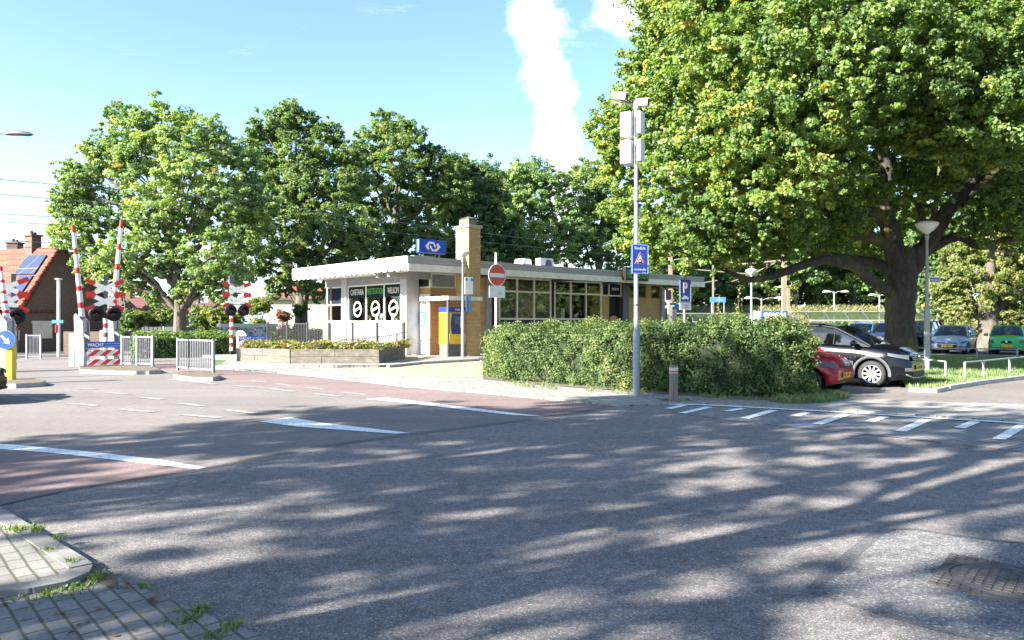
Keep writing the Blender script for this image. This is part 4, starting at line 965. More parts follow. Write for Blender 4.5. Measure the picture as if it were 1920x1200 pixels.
# camera pole with cabinets, cameras and the red light control sign
d = 16.5; p = P(1193, 745, d)
t = thing('camera_pole', 'tall galvanised pole carrying two traffic cameras and two grey cabinets', 'pole', (p.x, d, .03), 0)
zT = P(0, 197, d).z
m = MB().tube([(0,0,0),(0,0,1.35),(0,0,1.5),(0,0,zT)], [.077,.077,.052,.042], 16); m.build('pole', GALV, t)
m = MB().cyl((0,0,P(0,574,d).z-.02),(0,0,P(0,574,d).z+.02),.058).cyl((0,0,P(0,380,d).z-.02),(0,0,P(0,380,d).z+.02),.05).build('clamp', DGREY, t)
for (ya, yb) in ((212, 257), (265, 309)):
    z1, z0 = P(0, ya, d).z, P(0, yb, d).z; M = Matrix.Rotation(math.radians(-38), 4, 'Z')
    o = MB().box(-.32, -.07, -.16, .2, z0, z1, 0, M).build('cabinet', base('cabinet_grey', (.62,.62,.62), .4), t, .012)
    o = MB().box(.07, .16, -.1, .1, z0+.03, z1-.02, 0, M).build('cabinet', base('cabinet_grey', (.62,.62,.62), .4), t, .012)
    MB().box(-.06, -.035, -.19, -.165, z0+.04, z1-.04, 0, M).box(-.25, -.22, -.17, -.162, z0+.04, z1-.04, 0, M).build('hinge', DGREY, o)
    m = MB()
for (px, py, rz_, tx) in ((1163, 184, -.5, -1), (1203, 196, -.45, 1)):
    c = P(px, py, d)-Vector((p.x, d, 0)); M = Matrix.Translation((c.x, 0, c.z)) @ Matrix.Rotation(rz_, 4, 'Z') @ Matrix.Rotation(.18 if tx < 0 else .05, 4, 'Y')
    o = MB().box(-.17, .15, -.08, .08, -.07, .07, 0, M).box(-.19, .2, -.09, .09, .07, .085, 0, M).build('camera', CREAM, t, .008)
    MB().box(.151, .165, -.06, .06, -.055, .055, 0, M).build('camera_window', BLACK, o)
    m = MB().tube([(0,0,zT-.02), (c.x*.5, 0, (c.z+zT)/2-.08), (c.x, 0, c.z-.07)], .022, 8); m.build('arm', GALV, t)
MB().lathe([(.07, zT-.12), (.07, zT), (.05, zT+.04)]).build('pole_cap', GALV, t)
m = MB()
m.tube([(.05,-.01,P(0,380,d).z),(.1,-.02,P(0,420,d).z),(.14,-.02,P(0,395,d).z)],.006,5); m.build('cable', DGREY, t)
p2 = P(1196, 486, d-.08)
t = thing('red_light_camera_sign', 'blue sign with warning triangle reading Roodlicht controle on the camera pole', 'traffic sign', (p2.x+.035, d-.085, p2.z), .45)
ww = .225; hh = .33; bb = MB().box(-ww, ww, -.012, 0, -hh, hh).build('board', LBLUE, t, .01)
MB().box(-ww+.02, ww-.006, -.016, -.0125, -hh+.015, hh-.015).build('blue_face', BLUE, bb)
m = MB(); m.box(-ww+.02, ww-.006, -.019, -.0165, hh-.022, hh-.015).box(-ww+.02, ww-.006, -.019, -.0165, -hh+.015, -hh+.022).box(-ww+.02, -ww+.027, -.019, -.0165, -hh+.022, hh-.022).box(ww-.013, ww-.006, -.019, -.0165, -hh+.022, hh-.022).build('border', WHITE, bb)
text('Roodlicht', .28, .066, WHITE, bb, (.01, -.0175, hh-.09), bold=.006); text('controle', .30, .055, WHITE, bb, (.01, -.0175, -hh+.105), bold=.006)
text('flitspaal', .09, .02, WHITE, bb, (.11, -.0175, -hh+.037))
m = MB(); tri = lambda r: [(.005, -.01+r*1.1), (.005-r, -.01-r*.66), (.005+r, -.01-r*.66)]
m.prism(tri(.148), -.0185, -.0165, 0, 'y'); m.prism(tri(.138), -.0205, -.0188, 1, 'y'); m.prism(tri(.095), -.0225, -.0208, 0, 'y'); m.build('warning_triangle', [WHITE, RED], bb)
m = MB().box(-.04, .05, -.025, -.0228, -.07, -.015).box(-.015, .025, -.0252, -.0228, -.014, .0).build('camera_symbol', BLACK, bb)
m = MB(); roundsign(m, .017, -.0255, .005, -.042); m.build('lens_symbol', WHITE, bb)
m = MB()
for r_ in (.05, .075, .1):
    pr = [(.09+r_*math.cos(a)*.5, -.0+r_*math.sin(a)) for a in [PI*(.15+.5*k/6) for k in range(7)]]
    m.tube([(x, -.018, z) for x, z in pr], .004, 4)
m.build('radio_waves', LBLUE, bb)
# wooden bollard
p = G(1263, 753, .03)
t = thing('wooden_bollard', 'short weathered wooden bollard with a faded red and white band by the pavement edge', 'bollard', tuple(p), .1)
MB().box(-.075, .075, -.06, .06, 0, .74).build('post', WOOD, t, .006)
m = MB().box(-.076, .0765, -.0625, .0615, .64, .70, 0).box(-.076, .0765, -.0625, .0615, .60, .637, 1).box(-.076, .0765, -.0625, .0615, .585, .598, 0).build('band', [base('dirty_white', (.5,.47,.43), .6), FRED], t)
# bowl lamps
def bowl_lamp(label, x, y, ztop, rb=.33, group='bowl topped street lamps', z0=0, rp=.075):
    t = thing('street_lamp', label, 'street lamp', (x, y, z0), 0, group)
    zt = ztop-z0; s = rb/.33
    MB().tube([(0,0,0),(0,0,zt*.42),(0,0,zt*.45),(0,0,zt-.62*s)], [rp*1.15,rp,rp*.72,rp*.5], 14).build('pole', METW, t)
    MB().lathe([(rp*.5, zt-.62*s), (.07*s, zt-.5*s), (.06*s, zt-.42*s)]).build('collar', METW, t)
    MB().lathe([(.05*s, zt-.42*s), (.11*s, zt-.37*s), (.2*s, zt-.30*s), (.29*s, zt-.20*s), (.335*s, zt-.125*s), (.345*s, zt-.095*s), (.32*s, zt-.06*s), (.22*s, zt-.02*s), (.1*s, zt-.005*s), (.001, zt)], n=28).build('lamp_bowl', BOWL, t)
    return t
p = G(1738, 699); tl = bowl_lamp('white bowl topped street lamp on the grass in front of the oak', p.x, p.y, P(0, 414, p.y).z, .345, rp=.085)
sd_ = thing('street_name_sign', 'small blue street name sign on the lamp post by the oak', 'street sign', (p.x+.07, p.y-.02, 0), .12)
z = P(0, 524.5, p.y).z; b = MB().box(0, .38, -.01, .01, z-.09, z+.09).build('board', WHITE, sd_); MB().box(.018, .362, -.014, -.0105, z-.072, z+.072).build('blue_face', base('faded_blue', (.06,.11,.3), .4), b)
text('Stationsstraat', .3, .06, WHITE, b, (.19, -.0155, z))
q = LW(*[2.34, -.83]); bl_ = bowl_lamp('slim bowl topped lamp standing beside the ticket machine canopy', q.x, q.y, P(0, 469, q.y).z, .3, z0=FORE, rp=.07)
zc = P(0, 536, q.y).z
ib = thing('information_sign', 'white station information panel with blue corners on the slim lamp post', 'sign', (q.x+.08, q.y-.03, 0), .55)
w_ = .42; MB().box(0, w_, -.02, .0, zc-.37, zc+.37).build('board', WHITE, ib, .01); MB().box(.01, .14, -.026, -.021, zc+.22, zc+.35).box(.29, .41, -.026, -.021, zc+.22, zc+.35).build('emblem', LBLUE, ib)
zc2 = P(0, 570, q.y).z; MB().box(.06, .2, -.02, 0, zc2-.37, zc2+.35).box(.24, .3, -.02, 0, zc2-.37, zc2+.35).build('timetable_board', LBLUE, ib, .01)
p = P(1409, 0, 44); bowl_lamp('white bowl topped lamp beyond the hedge near the platform canopy', p.x, 44, P(0, 504, 44).z, .33, rp=.1)
# left road lamp with arm reaching into view
t = thing('street_lamp', 'flat headed street lamp on a long arm reaching in at the upper left', 'street lamp', (-17.2, 20.5, 0), 0)
zl = P(0, 251, 20.5).z; xh = P(62, 0, 20.5).x+17.2
MB().tube([(0,0,0),(0,0,4),(0,0,zl-.3),(.25,0,zl-.02),(.9,0,zl)], [.1,.08,.06,.05,.045], 12).tube([(.9,0,zl),(xh-.6,0,zl+.02)], .035, 8).build('pole', GALV, t)
MB().tube([(xh-.75,0,zl+.0),(xh-.6,0,zl+.02),(xh-.35,0,zl+.02),(xh-.1,0,zl-.01),(xh,0,zl-.02)], [.04,.07,.075,.06,.02], 10).build('lamp_head', DGREY, t)
# keep right bollard on the island
p = G(20, 713, .1)
t = thing('keep_right_bollard', 'yellow traffic bollard with round blue arrow sign on the left island', 'bollard', tuple(p), 0)
MB().box(-.105, .105, -.09, .09, 0, .98).build('post', base('bollard_yellow', (.6,.44,.03), .5), t, .03)
zc = P(0, 637, p.y).z-.1
m = MB(); roundsign(m, .255, -.11, -.05, zc, 0, .02); roundsign(m, .235, -.131, -.05, zc, 1, .003); ds = m.build('disc', [LBLUE, BLUE], t)
MB().cyl((-.08, .0, .98), (-.08, 0, zc+.2), .03).build('stem', WHITE, t)
m = MB(); M2 = lambda a, b: (-.05+a*.7071-b*.7071*-1, 0)
def rot2(poly, ang, cx, cz): return [(cx+a*math.cos(ang)-b*math.sin(ang), cz+a*math.sin(ang)+b*math.cos(ang)) for a, b in poly]
m.prism(rot2([(-.16,-.03),(.02,-.03),(.02,-.09),(.16,0),(.02,.09),(.02,.03),(-.16,.03)], -PI/4, -.05, zc), -.137, -.1345, axis='y'); m.build('arrow', WHITE, ds)
# post with blue plate by the brick house
p = P(110, 0, 36)
t = thing('sign_post', 'slender white post with a small blue plate before the brick gable', 'sign post', (p.x, 36, 0), 0)
MB().cyl((0,0,0), (0,0,P(0, 523, 36).z), .07).lathe([(.16, P(0,524,36).z), (.16, P(0,522,36).z)]).build('post', WHITE, t)
z = P(0, 603, 36).z; MB().box(-.27, .28, -.1, -.08, z-.07, z+.07).build('plate', LBLUE, t); MB().cyl((-.06,-.09,z-.52),(-.06,-.09,z-.15),.05).build('red_holder', RED, t)
# small triangular marker on a pole by the hedge
p = G(307, 670)
t = thing('marker_post', 'thin pole with a small white triangle in front of the long hedge', 'sign post', tuple(p), 0)
MB().cyl((0,0,0), (0,0,P(0,612,p.y).z), .03).box(-.16, .18, -.12, .12, 0, .06).build('pole', CREAM, t)
z = P(0, 637, p.y).z; MB().prism([(-.02, z-.1), (.22, z-.1), (.1, z+.13)], -.05, -.03, axis='y').build('triangle', WHITE, t)
# guard rails on the grass
def guard(label, pts, h=.42, r=.024, z=.1):
    pts = [Vector(G(*p, z)) for p in pts]; t = thing('guard_rail', label, 'guard rail', tuple(pts[0]), 0, 'low metal guard rails round the grass')
    L_ = [p-pts[0] for p in pts]
    for p in L_: MB().cyl((p.x, p.y, 0), (p.x, p.y, h+.0), .033).build('post', METW, t)
    MB().tube([(p.x, p.y, h) for p in L_], r, 8).build('rail', METW, t)
guard('short low metal guard rail at the grass behind the dark car', [(1720, 698), (1773, 705)])
guard('low metal guard rail along the kerb at the right edge', [(1809, 710), (1844, 706), (1893, 699), (1935, 694), (2100, 690)], .45)
guard('long low guard rail between the grass and the parked cars', [(1720, 670), (1832, 672), (1907, 673), (2000, 670)], .42)
# catenary masts, wires, station furniture
MASTM = base('mast_cream', (.2,.17,.13), .6)
def mast(label, px, d, ytop, r, arms, group='catenary masts'):
    p = P(px, 0, d); t = thing('catenary_mast', label, 'mast', (p.x, d, 0), 0, group)
    z = P(0, ytop, d).z; MB().box(-r, r, -r, r, 0, z).build('post', MASTM, t)
    m = MB()
    for (x0, y0, x1, y1, rr) in arms:
        a, b = P(x0, y0, d), P(x1, y1, d); m.cyl((a.x-p.x, 0, a.z), (b.x-p.x, 0, b.z), rr, n=6)
    if arms: m.build('arm', MASTM, t)
    return t
mast('pale catenary mast with angled arms rising behind the right end of the station roof', 1257, 56, 478, .13, [(1250,490,1285,484,.06),(1285,484,1345,480,.05),(1285,492,1300,502,.06)])
mast('thick pale catenary mast with a wide bracket seen through the oak branches', 1470, 62, 470, .17, [(1378,497,1470,489,.12),(1410,515,1455,492,.07),(1300,505,1410,515,.06),(1380,512,1405,514,.06),(1410,496,1410,516,.08),(1402,498,1402,515,.06)])
mast('slim blue grey mast close to the right of the thick catenary mast', 1478.5, 60, 540, .09, [])
mast('thin pale catenary mast with short arms seen left of the oak branches', 1337, 68, 478, .07, [(1320,530,1345,526,.05),(1372,528,1390,522,.05)])
def wire(y_off, z, s0, s1, label, sag=.25, drops=None):
    pts = []
    for i in range(41):
        s = s0+(s1-s0)*i/40; ph = ((s-s0)/55) % 1; pts.append(tline(s, y_off, z-sag*4*ph*(1-ph)))
    o = MB().tube(pts, .015, 4, caps=False).build('overhead_wire', DGREY); tag(o, label, 'wire', 'catenary wires along the railway')
for i, (off, z, s0, sag) in enumerate([(0, 5.55, -60, .05), (0, 7.15, -60, .7), (-2.2, 8.3, -60, .5), (3.9, 5.6, -60, .05), (3.9, 7.2, -60, .7), (-.6, 7.75, -60, .3)]):
    wire(off, z, s0, 150, ['lowest taut contact wire of the nearer track', 'sagging carrier wire above the nearer track', 'topmost overhead wire at the left, in front of the big tree', 'lowest taut contact wire of the farther track', 'sagging carrier wire above the farther track', 'second overhead wire from the top at the left edge'][i], sag)
def station_lamp(label, px, d, ytop, yb, xs):
    p = P(px, 0, d); t = thing('platform_lamp', label, 'street lamp', (p.x, d, 0), 0, 'double armed platform lamps'); z = P(0, ytop, d).z
    MB().cyl((0,0,0), (0,0,z), .07, n=8).build('pole', METW, t); s = d/F
    for x in xs:
        MB().tube([(0,0,z-.2), (x*s*.5, 0, z+.02), (x*s, 0, z)], .035, 6).build('arm', METW, t)
        sg = 1 if x > 0 else -1
        MB().tube([(x*s-.1*sg,0,z),(x*s+.15*sg,0,z+.02),(x*s+.45*sg,0,z+.02),(x*s+.65*sg,0,z-.02)], [.04,.1,.11,.03], 8).build('lamp_head', WHITE, t)
station_lamp('double armed platform lamp nearest the bowl lamp post', 1428, 66, 559, 0, (-18, 26))
station_lamp('double armed platform lamp midway to the oak trunk', 1564, 66, 547, 0, (-8, 14))
station_lamp('double armed platform lamp next to the oak trunk', 1649, 72, 553, 0, (-8, 8))
p = P(1346, 562, 60); t = thing('station_name_sign', 'blue station name board on two posts behind the hedge', 'sign', (p.x, 60, 0), 0)
MB().box(-.62, .62, -.05, .05, p.z-.21, p.z+.21).build('board', LBLUE, t); MB().cyl((-.5,0,0),(-.5,0,p.z-.2),.04).cyl((.5,0,0),(.5,0,p.z-.2),.04).build('post', METW, t)
p = P(1455, 0, 50); z0, z1 = 0, P(0, 583, 50).z
t = thing('poster_frame', 'blue framed poster case with white poster above the hedge', 'display case', (p.x, 50, 0), -.1)
MB().box(-.95, .75, -.06, .06, .3, z1).build('frame', BLUE, t, .02); MB().box(-.8, .62, -.07, -.061, .4, z1-.13).build('poster', WHITE, t); MB().box(-.85,-.75,-.05,.05,0,.3).box(.6,.7,-.05,.05,0,.3).build('leg', METW, t)
p = P(1428, 0, 50.5); t = thing('timetable_case', 'white timetable case with blue edge left of the framed poster', 'display case', (p.x, 50.6, 0), .35)
MB().box(-.6, .45, -.06, .06, 0.2, P(0, 583.5, 50.6).z).build('case', WHITE, t, .02); MB().box(.46, .55, -.05, .05, 0, P(0, 583, 50.6).z).build('edge', BLUE, t); MB().box(-.5,-.4,-.05,.05,0,.2).build('leg', METW, t)
p = P(1265, 0, 52); t = thing('card_reader', 'pale check-in pillar with blue top at the end of the station building', 'card reader', (p.x, 52, 0), 0)
MB().box(-.14, .14, -.1, .1, 0, P(0, 580, 52).z).build('pillar', CREAM, t); MB().box(.0, .8, -.08, .08, P(0, 582, 52).z, P(0, 569, 52).z).box(-.3, -.0, -.09, .09, P(0, 572, 52).z, P(0, 568, 52).z).build('top', LBLUE, t, .02)
p = P(1253, 0, 54); t = thing('platform_signal', 'black railway signal on a thin white post beside the station end', 'signal', (p.x, 54, 0), 0)
MB().cyl((0,0,0),(0,0,P(0,563,54).z),.06,n=8).box(-.3,-.1,0,.05,P(0,565,54).z,P(0,544,54).z).build('post', WHITE, t); MB().box(-.2,.2,-.1,.1,P(0,562,54).z,P(0,544,54).z).build('signal_head', BLACK, t)
railing('terrace_fence', 'short dark bar fence at the right end of the station building', LW(20.0, -1.2), LW(26.5, -1.2), 1.75, BF, 5, .16, .014, .05, z=FORE)
# bicycle shelter / platform canopy with arched translucent roof
def canopy(label, px0, px1, d0, d1, yt, yb):
    a, b = P(px0, 0, d0), P(px1, 0, d1); v = Vector((b.x-a.x, b.y-a.y)); L_ = v.length
    t = thing('platform_canopy', label, 'canopy', (a.x, a.y, 0), math.atan2(v.y, v.x))
    zt = P(0, yt, d0).z; zb_ = P(0, yb, d0).z; W = 3.4
    prof = [(W*(k/8), zb_+(zt-zb_)*math.sin(PI/2*k/8)**.8) for k in range(9)]
    m = MB()
    for (y0, z0), (y1, z1) in zip(prof[:-1], prof[1:]): m.add([(0,y0,z0),(L_,y0,z0),(L_,y1,z1),(0,y1,z1)], [(0,1,2,3)], smooth=True)
    m.build('roof_sheet', POLY, t)
    n = int(L_/1.25)
    for i in range(n+1): x = L_*i/n; MB().tube([(x+.9*(y/W), y, z-.03) for y, z in prof], .06, 5).build('rib', DGREY, t)
    MB().box(-.05, L_+.05, -.07, .0, zb_-.05, zb_+.02).build('front_beam', METW, t); MB().box(-.05, L_+.05, W, W+.1, zt-.02, zt+.05).build('ridge_beam', METW, t)
    for i in range(0, n+1, 3): x = L_*i/n; MB().cyl((x, W*.55, 0), (x, W*.55, zt-.12), .06, n=8).build('post', DGREY, t)
def poly_mat():
    m = bpy.data.materials.new('polycarbonate'); m.use_nodes = True; m.node_tree.nodes.clear(); N, L, n, mt = NT(m.node_tree)
    tc = n('ShaderNodeTexCoord'); f = n('ShaderNodeTexNoise', i={'Vector': tc.outputs['Object'], 'Scale': 2.2, 'Detail': 3.0}).outputs[0]; f = n('ShaderNodeMapRange', i={0: f, 1: .4, 2: .6, 3: .55, 4: .95}).outputs[0]
    s = n('ShaderNodeMixShader', i={0: f, 1: n('ShaderNodeBsdfTransparent', i={0: (.7,.75,.8,1)}).outputs[0], 2: n('ShaderNodeBsdfTranslucent', i={0: (.62,.66,.7,1)}).outputs[0]})
    L.new(s.outputs[0], n('ShaderNodeOutputMaterial').inputs[0]); return m
POLY = poly_mat()
canopy('left stretch of the arched translucent platform canopy behind the hedge', 1300, 1500, 56, 57, 587, 603)
canopy('right stretch of the arched canopy behind the parked cars and oak trunk', 1518, 1778, 50, 50, 583, 600)
# ================= CARS =================
def lerp_curve(pts, x):
    if x <= pts[0][0]: return pts[0][1]
    for (a, b), (c, d) in zip(pts[:-1], pts[1:]):
        if x <= c:
            t = (x-a)/(c-a); t = t*t*(3-2*t)*.5+t*.5; return b+(d-b)*t
    return pts[-1][1]
def car(name, label, loc, heading, L=4.1, W=1.76, H=1.58, paint=None, wb=2.55, fo=.85, wr=.33, hood=None, plate=None, group='parked cars', cladding=False, grille='bars', style='suv', simple=False):
    """x = 0 at the nose, body runs towards -x; local +y is the left side"""
    t = thing(name, label, 'car', loc, heading, group)
    xf, xr = -fo, -fo-wb
    s = {'suv': dict(sh=[(-L, .86), (-L+.15, 1.03), (-L*.55, 1.06), (-1.35, 1.02), (-.9, .99), (-.35, .92), (-.1, .80), (0, .62)], ws=-.88, wt=-1.78, rt=-L+.5, rb=-L+.12, roof=[(-L+.5, H-.06), (-L*.6, H), (-2.15, H-.02), (-1.75, H-.08)]),
         'mini': dict(sh=[(-L, .8), (-L+.12, .98), (-L*.5, 1.0), (-1.0, .98), (-.6, .93), (-.2, .82), (0, .6)], ws=-.78, wt=-1.62, rt=-L+.35, rb=-L+.1, roof=[(-L+.3, H-.07), (-L*.6, H), (-1.9, H-.02), (-1.6, H-.08)]),
         'hatch': dict(sh=[(-L, .8), (-L+.15, .96), (-L*.5, .98), (-1.15, .96), (-.75, .92), (-.25, .78), (0, .58)], ws=-.95, wt=-1.85, rt=-L+.55, rb=-L+.12, roof=[(-L+.45, H-.08), (-L*.6, H), (-2.1, H-.02), (-1.8, H-.08)])}[style]
    k = H/1.55; sh = [(a, b*k) for a, b in s['sh']]
    def hw(x):  # half width plan shape
        u = -x; v = L+x; f = 1-.34*max(0, 1-u/.62)**2.2-.2*max(0, 1-v/.5)**2.2
        return W/2*f
    xs = sorted(set([0, -.02, -.06, -.12, -.2, -.3]+[round(-.05*i, 3) for i in range(7, int(L/.05))]+[-L+.1, -L+.04, -L]), reverse=True)
    R = wr+.065
    def zb(x):
        z = .20+.05*max(0, 1+x/.3)
        for xc in (xf, xr):
            if abs(x-xc) < R: z = max(z, wr+math.sqrt(R*R-(x-xc)**2))
        return z
    m = MB(); rows = []
    for x in xs:
        zs_ = lerp_curve(sh, x); w_ = hw(x); b = min(zb(x), zs_-.12); nose = min(1, -x/.15+.35)
        zmid = .52*k
        sec = [(w_*.96, b), (w_*1.0, max(b+.01, .42)), (w_*1.005, max(b+.02, zmid)), (w_*.985, max(b+.03, zs_-.22)), (w_*.955, max(b+.04, zs_-.09)), (w_*.88, zs_-.015), (w_*.55, zs_+.03), (0, zs_+.045)]
        rows.append([(x, y, z) for y, z in sec]+[(x, -y, z) for y, z in sec[:-1][::-1]])
    n = len(rows[0]); vs = [p for r in rows for p in r]; fs = [(i*n+j, (i+1)*n+j, (i+1)*n+j+1, i*n+j+1) for i in range(len(rows)-1) for j in range(n-1)]
    m.add(vs, fs, 0, True); m.add(rows[0], [tuple(range(n))], 0, False); m.add(rows[-1], [tuple(reversed(range(n)))])
    body = m.build('body', paint, t)
    MB().box(-L+.15, -.25, -W*.36, W*.36, .18, .6).box(-L+.5, -.9, -W*.40, W*.40, .6, .85).build('underbody', BLACK, t)
    # greenhouse
    ws, wt, rt, rb, roof = s['ws'], s['wt'], s['rt'], s['rb'], s['roof']
    gx = [ws, ws+(wt-ws)*.5, wt, wt-.35, wt-.8, (wt+rt)/2-.2, rt+.35, rt, rb]; gx = sorted(set(gx), reverse=True)
    def top(x):
        if x >= wt: q = (ws-x)/(ws-wt); return lerp_curve(sh, ws)+(lerp_curve(roof, wt)-lerp_curve(sh, ws))*(q**.92)
        if x <= rt: q = (x-rb)/(rt-rb); return lerp_curve(sh, rb)+(lerp_curve(roof, rt)-lerp_curve(sh, rb))*q
        return lerp_curve(roof, x)
    pts = []
    for x in gx:
        zl = lerp_curve(sh, x)-.02; zt = max(top(x), zl+.03); q = (zt-zl)/(H-zl); wl = hw(x)*.93; wt_ = wl-.17*q*W/1.7
        pts.append([(x, wl, zl), (x, wl-(wl-wt_)*.55, zl+(zt-zl)*.55), (x, wt_, zt-.05*q), (x, wt_-.1, zt), (x, 0, zt+.025*q)])
    g = MB(); gl = MB()
    for i in range(len(gx)-1):
        for sd_ in (1, -1):
            a = [(p[0], p[1]*sd_, p[2]) for p in pts[i]]; b = [(p[0], p[1]*sd_, p[2]) for p in pts[i+1]]
            wind = gx[i] > wt+.01; rear = gx[i] <= rt+.01
            for j in range(4):
                q = [a[j], b[j], b[j+1], a[j+1]]
                if sd_ < 0: q = q[::-1]
                (gl if (j < 2 or ((wind or rear) and j >= 2)) else g).add(q, [(0,1,2,3)], 0, j >= 2)
    g.build('roof', paint, t); glo = gl.build('windows', CARGL, t)
    # pillars and window trims
    pm = MB()
    for sd_ in (1, -1):
        def pp(x, f): 
            zl = lerp_curve(sh, x)-.02; zt = max(top(x), zl+.03); q = (zt-zl)/(H-zl); wl = hw(x)*.93; wt_ = wl-.17*q*W/1.7
            return Vector((x, (wl+(wt_-wl)*f+.004)*sd_, zl+(zt-.05*q-zl)*f))
        pm.tube([Vector((x, pp(x, 1).y, pp(x, 1).z)) for x in [ws, ws+(wt-ws)*.33, ws+(wt-ws)*.66, wt, wt-.4, (wt+rt)/2, rt+.3, rt, rb]], [.03,.035,.035,.035,.03,.03,.03,.045,.03], 6)
        xm = (wt+rt)/2-.05
        for x_, r_ in ((xm, .045), (rt+.1, .07), (wt+.1 if style != 'suv' else wt-.0, .02)): pm.tube([pp(x_, 0), pp(x_, .5), pp(x_, 1)], r_, 6)
    pm.build('pillars', paint if style != 'suv' else BLACK, t)
    # cabin interior
    it = MB(); it.box(-L+.8, ws-.3, -W*.33, W*.33, .7, lerp_curve(sh, ws)-.04); 
    for y in (-.36, .36): it.box(wt-.55, wt-.4, y-.22, y+.22, .8, H-.32).box(wt-.52, wt-.44, y-.12, y+.12, H-.31, H-.14)
    it.build('seats', base('car_interior', (.03,.03,.033), .8), t, .03)
    # wheels
    wl = None
    for xc in (xf, xr):
        for sd_ in (-1, 1):
            ty = MB().lathe([(wr-.1, -.1), (wr-.03, -.105), (wr, -.07), (wr, .07), (wr-.03, .105), (wr-.1, .1)], n=32, caps=False, M=Matrix.Rotation(PI/2, 4, 'X')).build('wheel', RUBBER, t, loc=(xc, sd_*(W/2-.12), wr))
            q = MB(); M = Matrix.Rotation(PI/2*(1 if sd_ < 0 else -1), 4, 'X'); R2 = wr-.095
            q.lathe([(R2, -.05), (R2+.008, .085), (R2-.02, .095), (R2-.03, .07)], n=28, M=M, caps=False)
            for i in range(5 if simple else 10):
                a = 2*PI*i/(5 if simple else 10); ww_ = .032 if not simple else .05
                MM = M @ Matrix.Rotation(a, 4, 'Z'); q.add([MM @ Vector(v) for v in [(.03,-ww_*.6,.06),(R2-.02,-ww_,.078),(R2-.02,ww_*.5,.078),(.03,ww_*.6,.06)]], [(0,1,2,3)])
            q.lathe([(.07, .05), (.065, .072), (.001, .078)], n=14, M=M, caps=False); q.build('rim', RIM, ty)
            q = MB().lathe([(R2+.01, .0), (.001, .0)], n=20, M=M); q.build('brake', BLACK, ty)
            q = MB(); q.lathe([(R-.005, -.16), (R-.005, .0), (.001, .01)][::-1], n=24, caps=False, M=Matrix.Rotation(PI/2, 4, 'X')); 
            q.build('wheel_well', BLACK, t, loc=(xc, sd_*(W/2-.27), wr)) if not simple else None
    if cladding:
        for xc in (xf, xr):
            for sd_ in (-1, 1):
                q = MB(); k_ = 16; vs = []
                for i in range(k_+1):
                    a = -.12+ (PI+.24)*i/k_; x = xc+math.cos(a)*R; z = wr+math.sin(a)*R; x2 = xc+math.cos(a)*(R+.065); z2 = wr+math.sin(a)*(R+.065)
                    w_ = (hw(x)*1.012+.012)*sd_; w2 = (hw(x2)*1.008+.006)*sd_; vs += [(x, w_-.06*sd_, z), (x, w_, z), (x2, w2, z2)]
                fs = [(i*3+j, i*3+3+j, i*3+4+j, i*3+1+j) for i in range(k_) for j in range(2)]
                q.add(vs, [f if sd_ > 0 else f[::-1] for f in fs], 0, True); q.build('arch_trim', base('grey_trim', (.075,.078,.082), .6), t)
        q = MB()
        for sd_ in (-1, 1): q.box(xr+R+.05, xf-R-.05, sd_*W/2*1.0-.015, sd_*W/2*1.0+.015, .2, .36)
        q.build('sill_trim', base('grey_trim2', (.06,.062,.065), .6), t, .01)
    # nose details: follow the plan curve of the nose
    def nose(y, out=.012):
        lo, hi = -.62, 0.0
        for _ in range(22):
            mid = (lo+hi)/2
            if hw(mid) > abs(y): lo = mid
            else: hi = mid
        return lo+out
    def patch(nm, y0, y1, zf0, zf1, mat, ny=8, out=.012, parent=t, slope=0.0, both=False, skew=0):
        q = MB()
        for sd_ in ((1, -1) if both else (1,)):
            vs = []
            for i in range(ny+1):
                y = y0+(y1-y0)*i/ny; x = min(nose(y, out), out); zz0 = zf0+skew*i/ny; zz1 = zf1+skew*i/ny
                vs += [(x+slope*0, y*sd_, zz0), (x-slope*(zz1-zz0), y*sd_, zz1)]
            fs = [(i*2, i*2+2, i*2+3, i*2+1) for i in range(ny)]
            q.add(vs, [f if sd_ > 0 else f[::-1] for f in fs], 0, True)
        return q.build(nm, mat, parent)
    hm = W/2; zh = lerp_curve(sh, -.25)
    HL = base('headlight', (.09,.1,.11), .3, Specular_IOR_Level=.3)
    LAMPD = base('headlight_dark', (.08,.085,.09), .15)
    for sd_ in (1, -1):
        q = MB(); vs = []; z0, z1 = zh-.20, zh-.09; kk = 8
        if style == 'mini': z0 -= .03
        for i in range(kk+1):
            x = -.05-.42*i/kk if style != 'mini' else -.03-.3*i/kk; y = hw(x)*1.005+.006; fz = 1-i/kk
            vs += [(x+.004, y*sd_, z0+.09*i/kk), (x-.004, (y-.012)*sd_, z1+.055*(i/kk)**1.5)]
        q.add(vs, [f if sd_ > 0 else f[::-1] for f in [(i*2+2, i*2, i*2+1, i*2+3) for i in range(kk)]], 0, True); q.build('headlight', HL, t)
    if grille == 'bars':
        patch('grille', -.6*hm, .6*hm, zh-.22, zh-.07, BLACK, out=.014, slope=.15)
        q = MB()
        for z in (zh-.2, zh-.15, zh-.1): q.tube([(min(nose(y, .02), .02)-(z-zh+.22)*.12, y, z) for y in [hm*.6*(i/6-1) for i in range(13)]], .009, 4)
        q.build('grille_bar', CHROME, t)
        patch('lower_intake', -.62*hm, .62*hm, .27, .40, BLACK, out=.016)
    elif grille == 'slim':
        patch('grille', -.5*hm, .5*hm, zh-.22, zh-.18, BLACK, out=.014)
        patch('lower_intake', -.66*hm, .66*hm, .26, .31, BLACK, out=.016)
    elif grille == 'wide':
        patch('grille', -.55*hm, .55*hm, zh-.2, zh-.16, BLACK, out=.014)
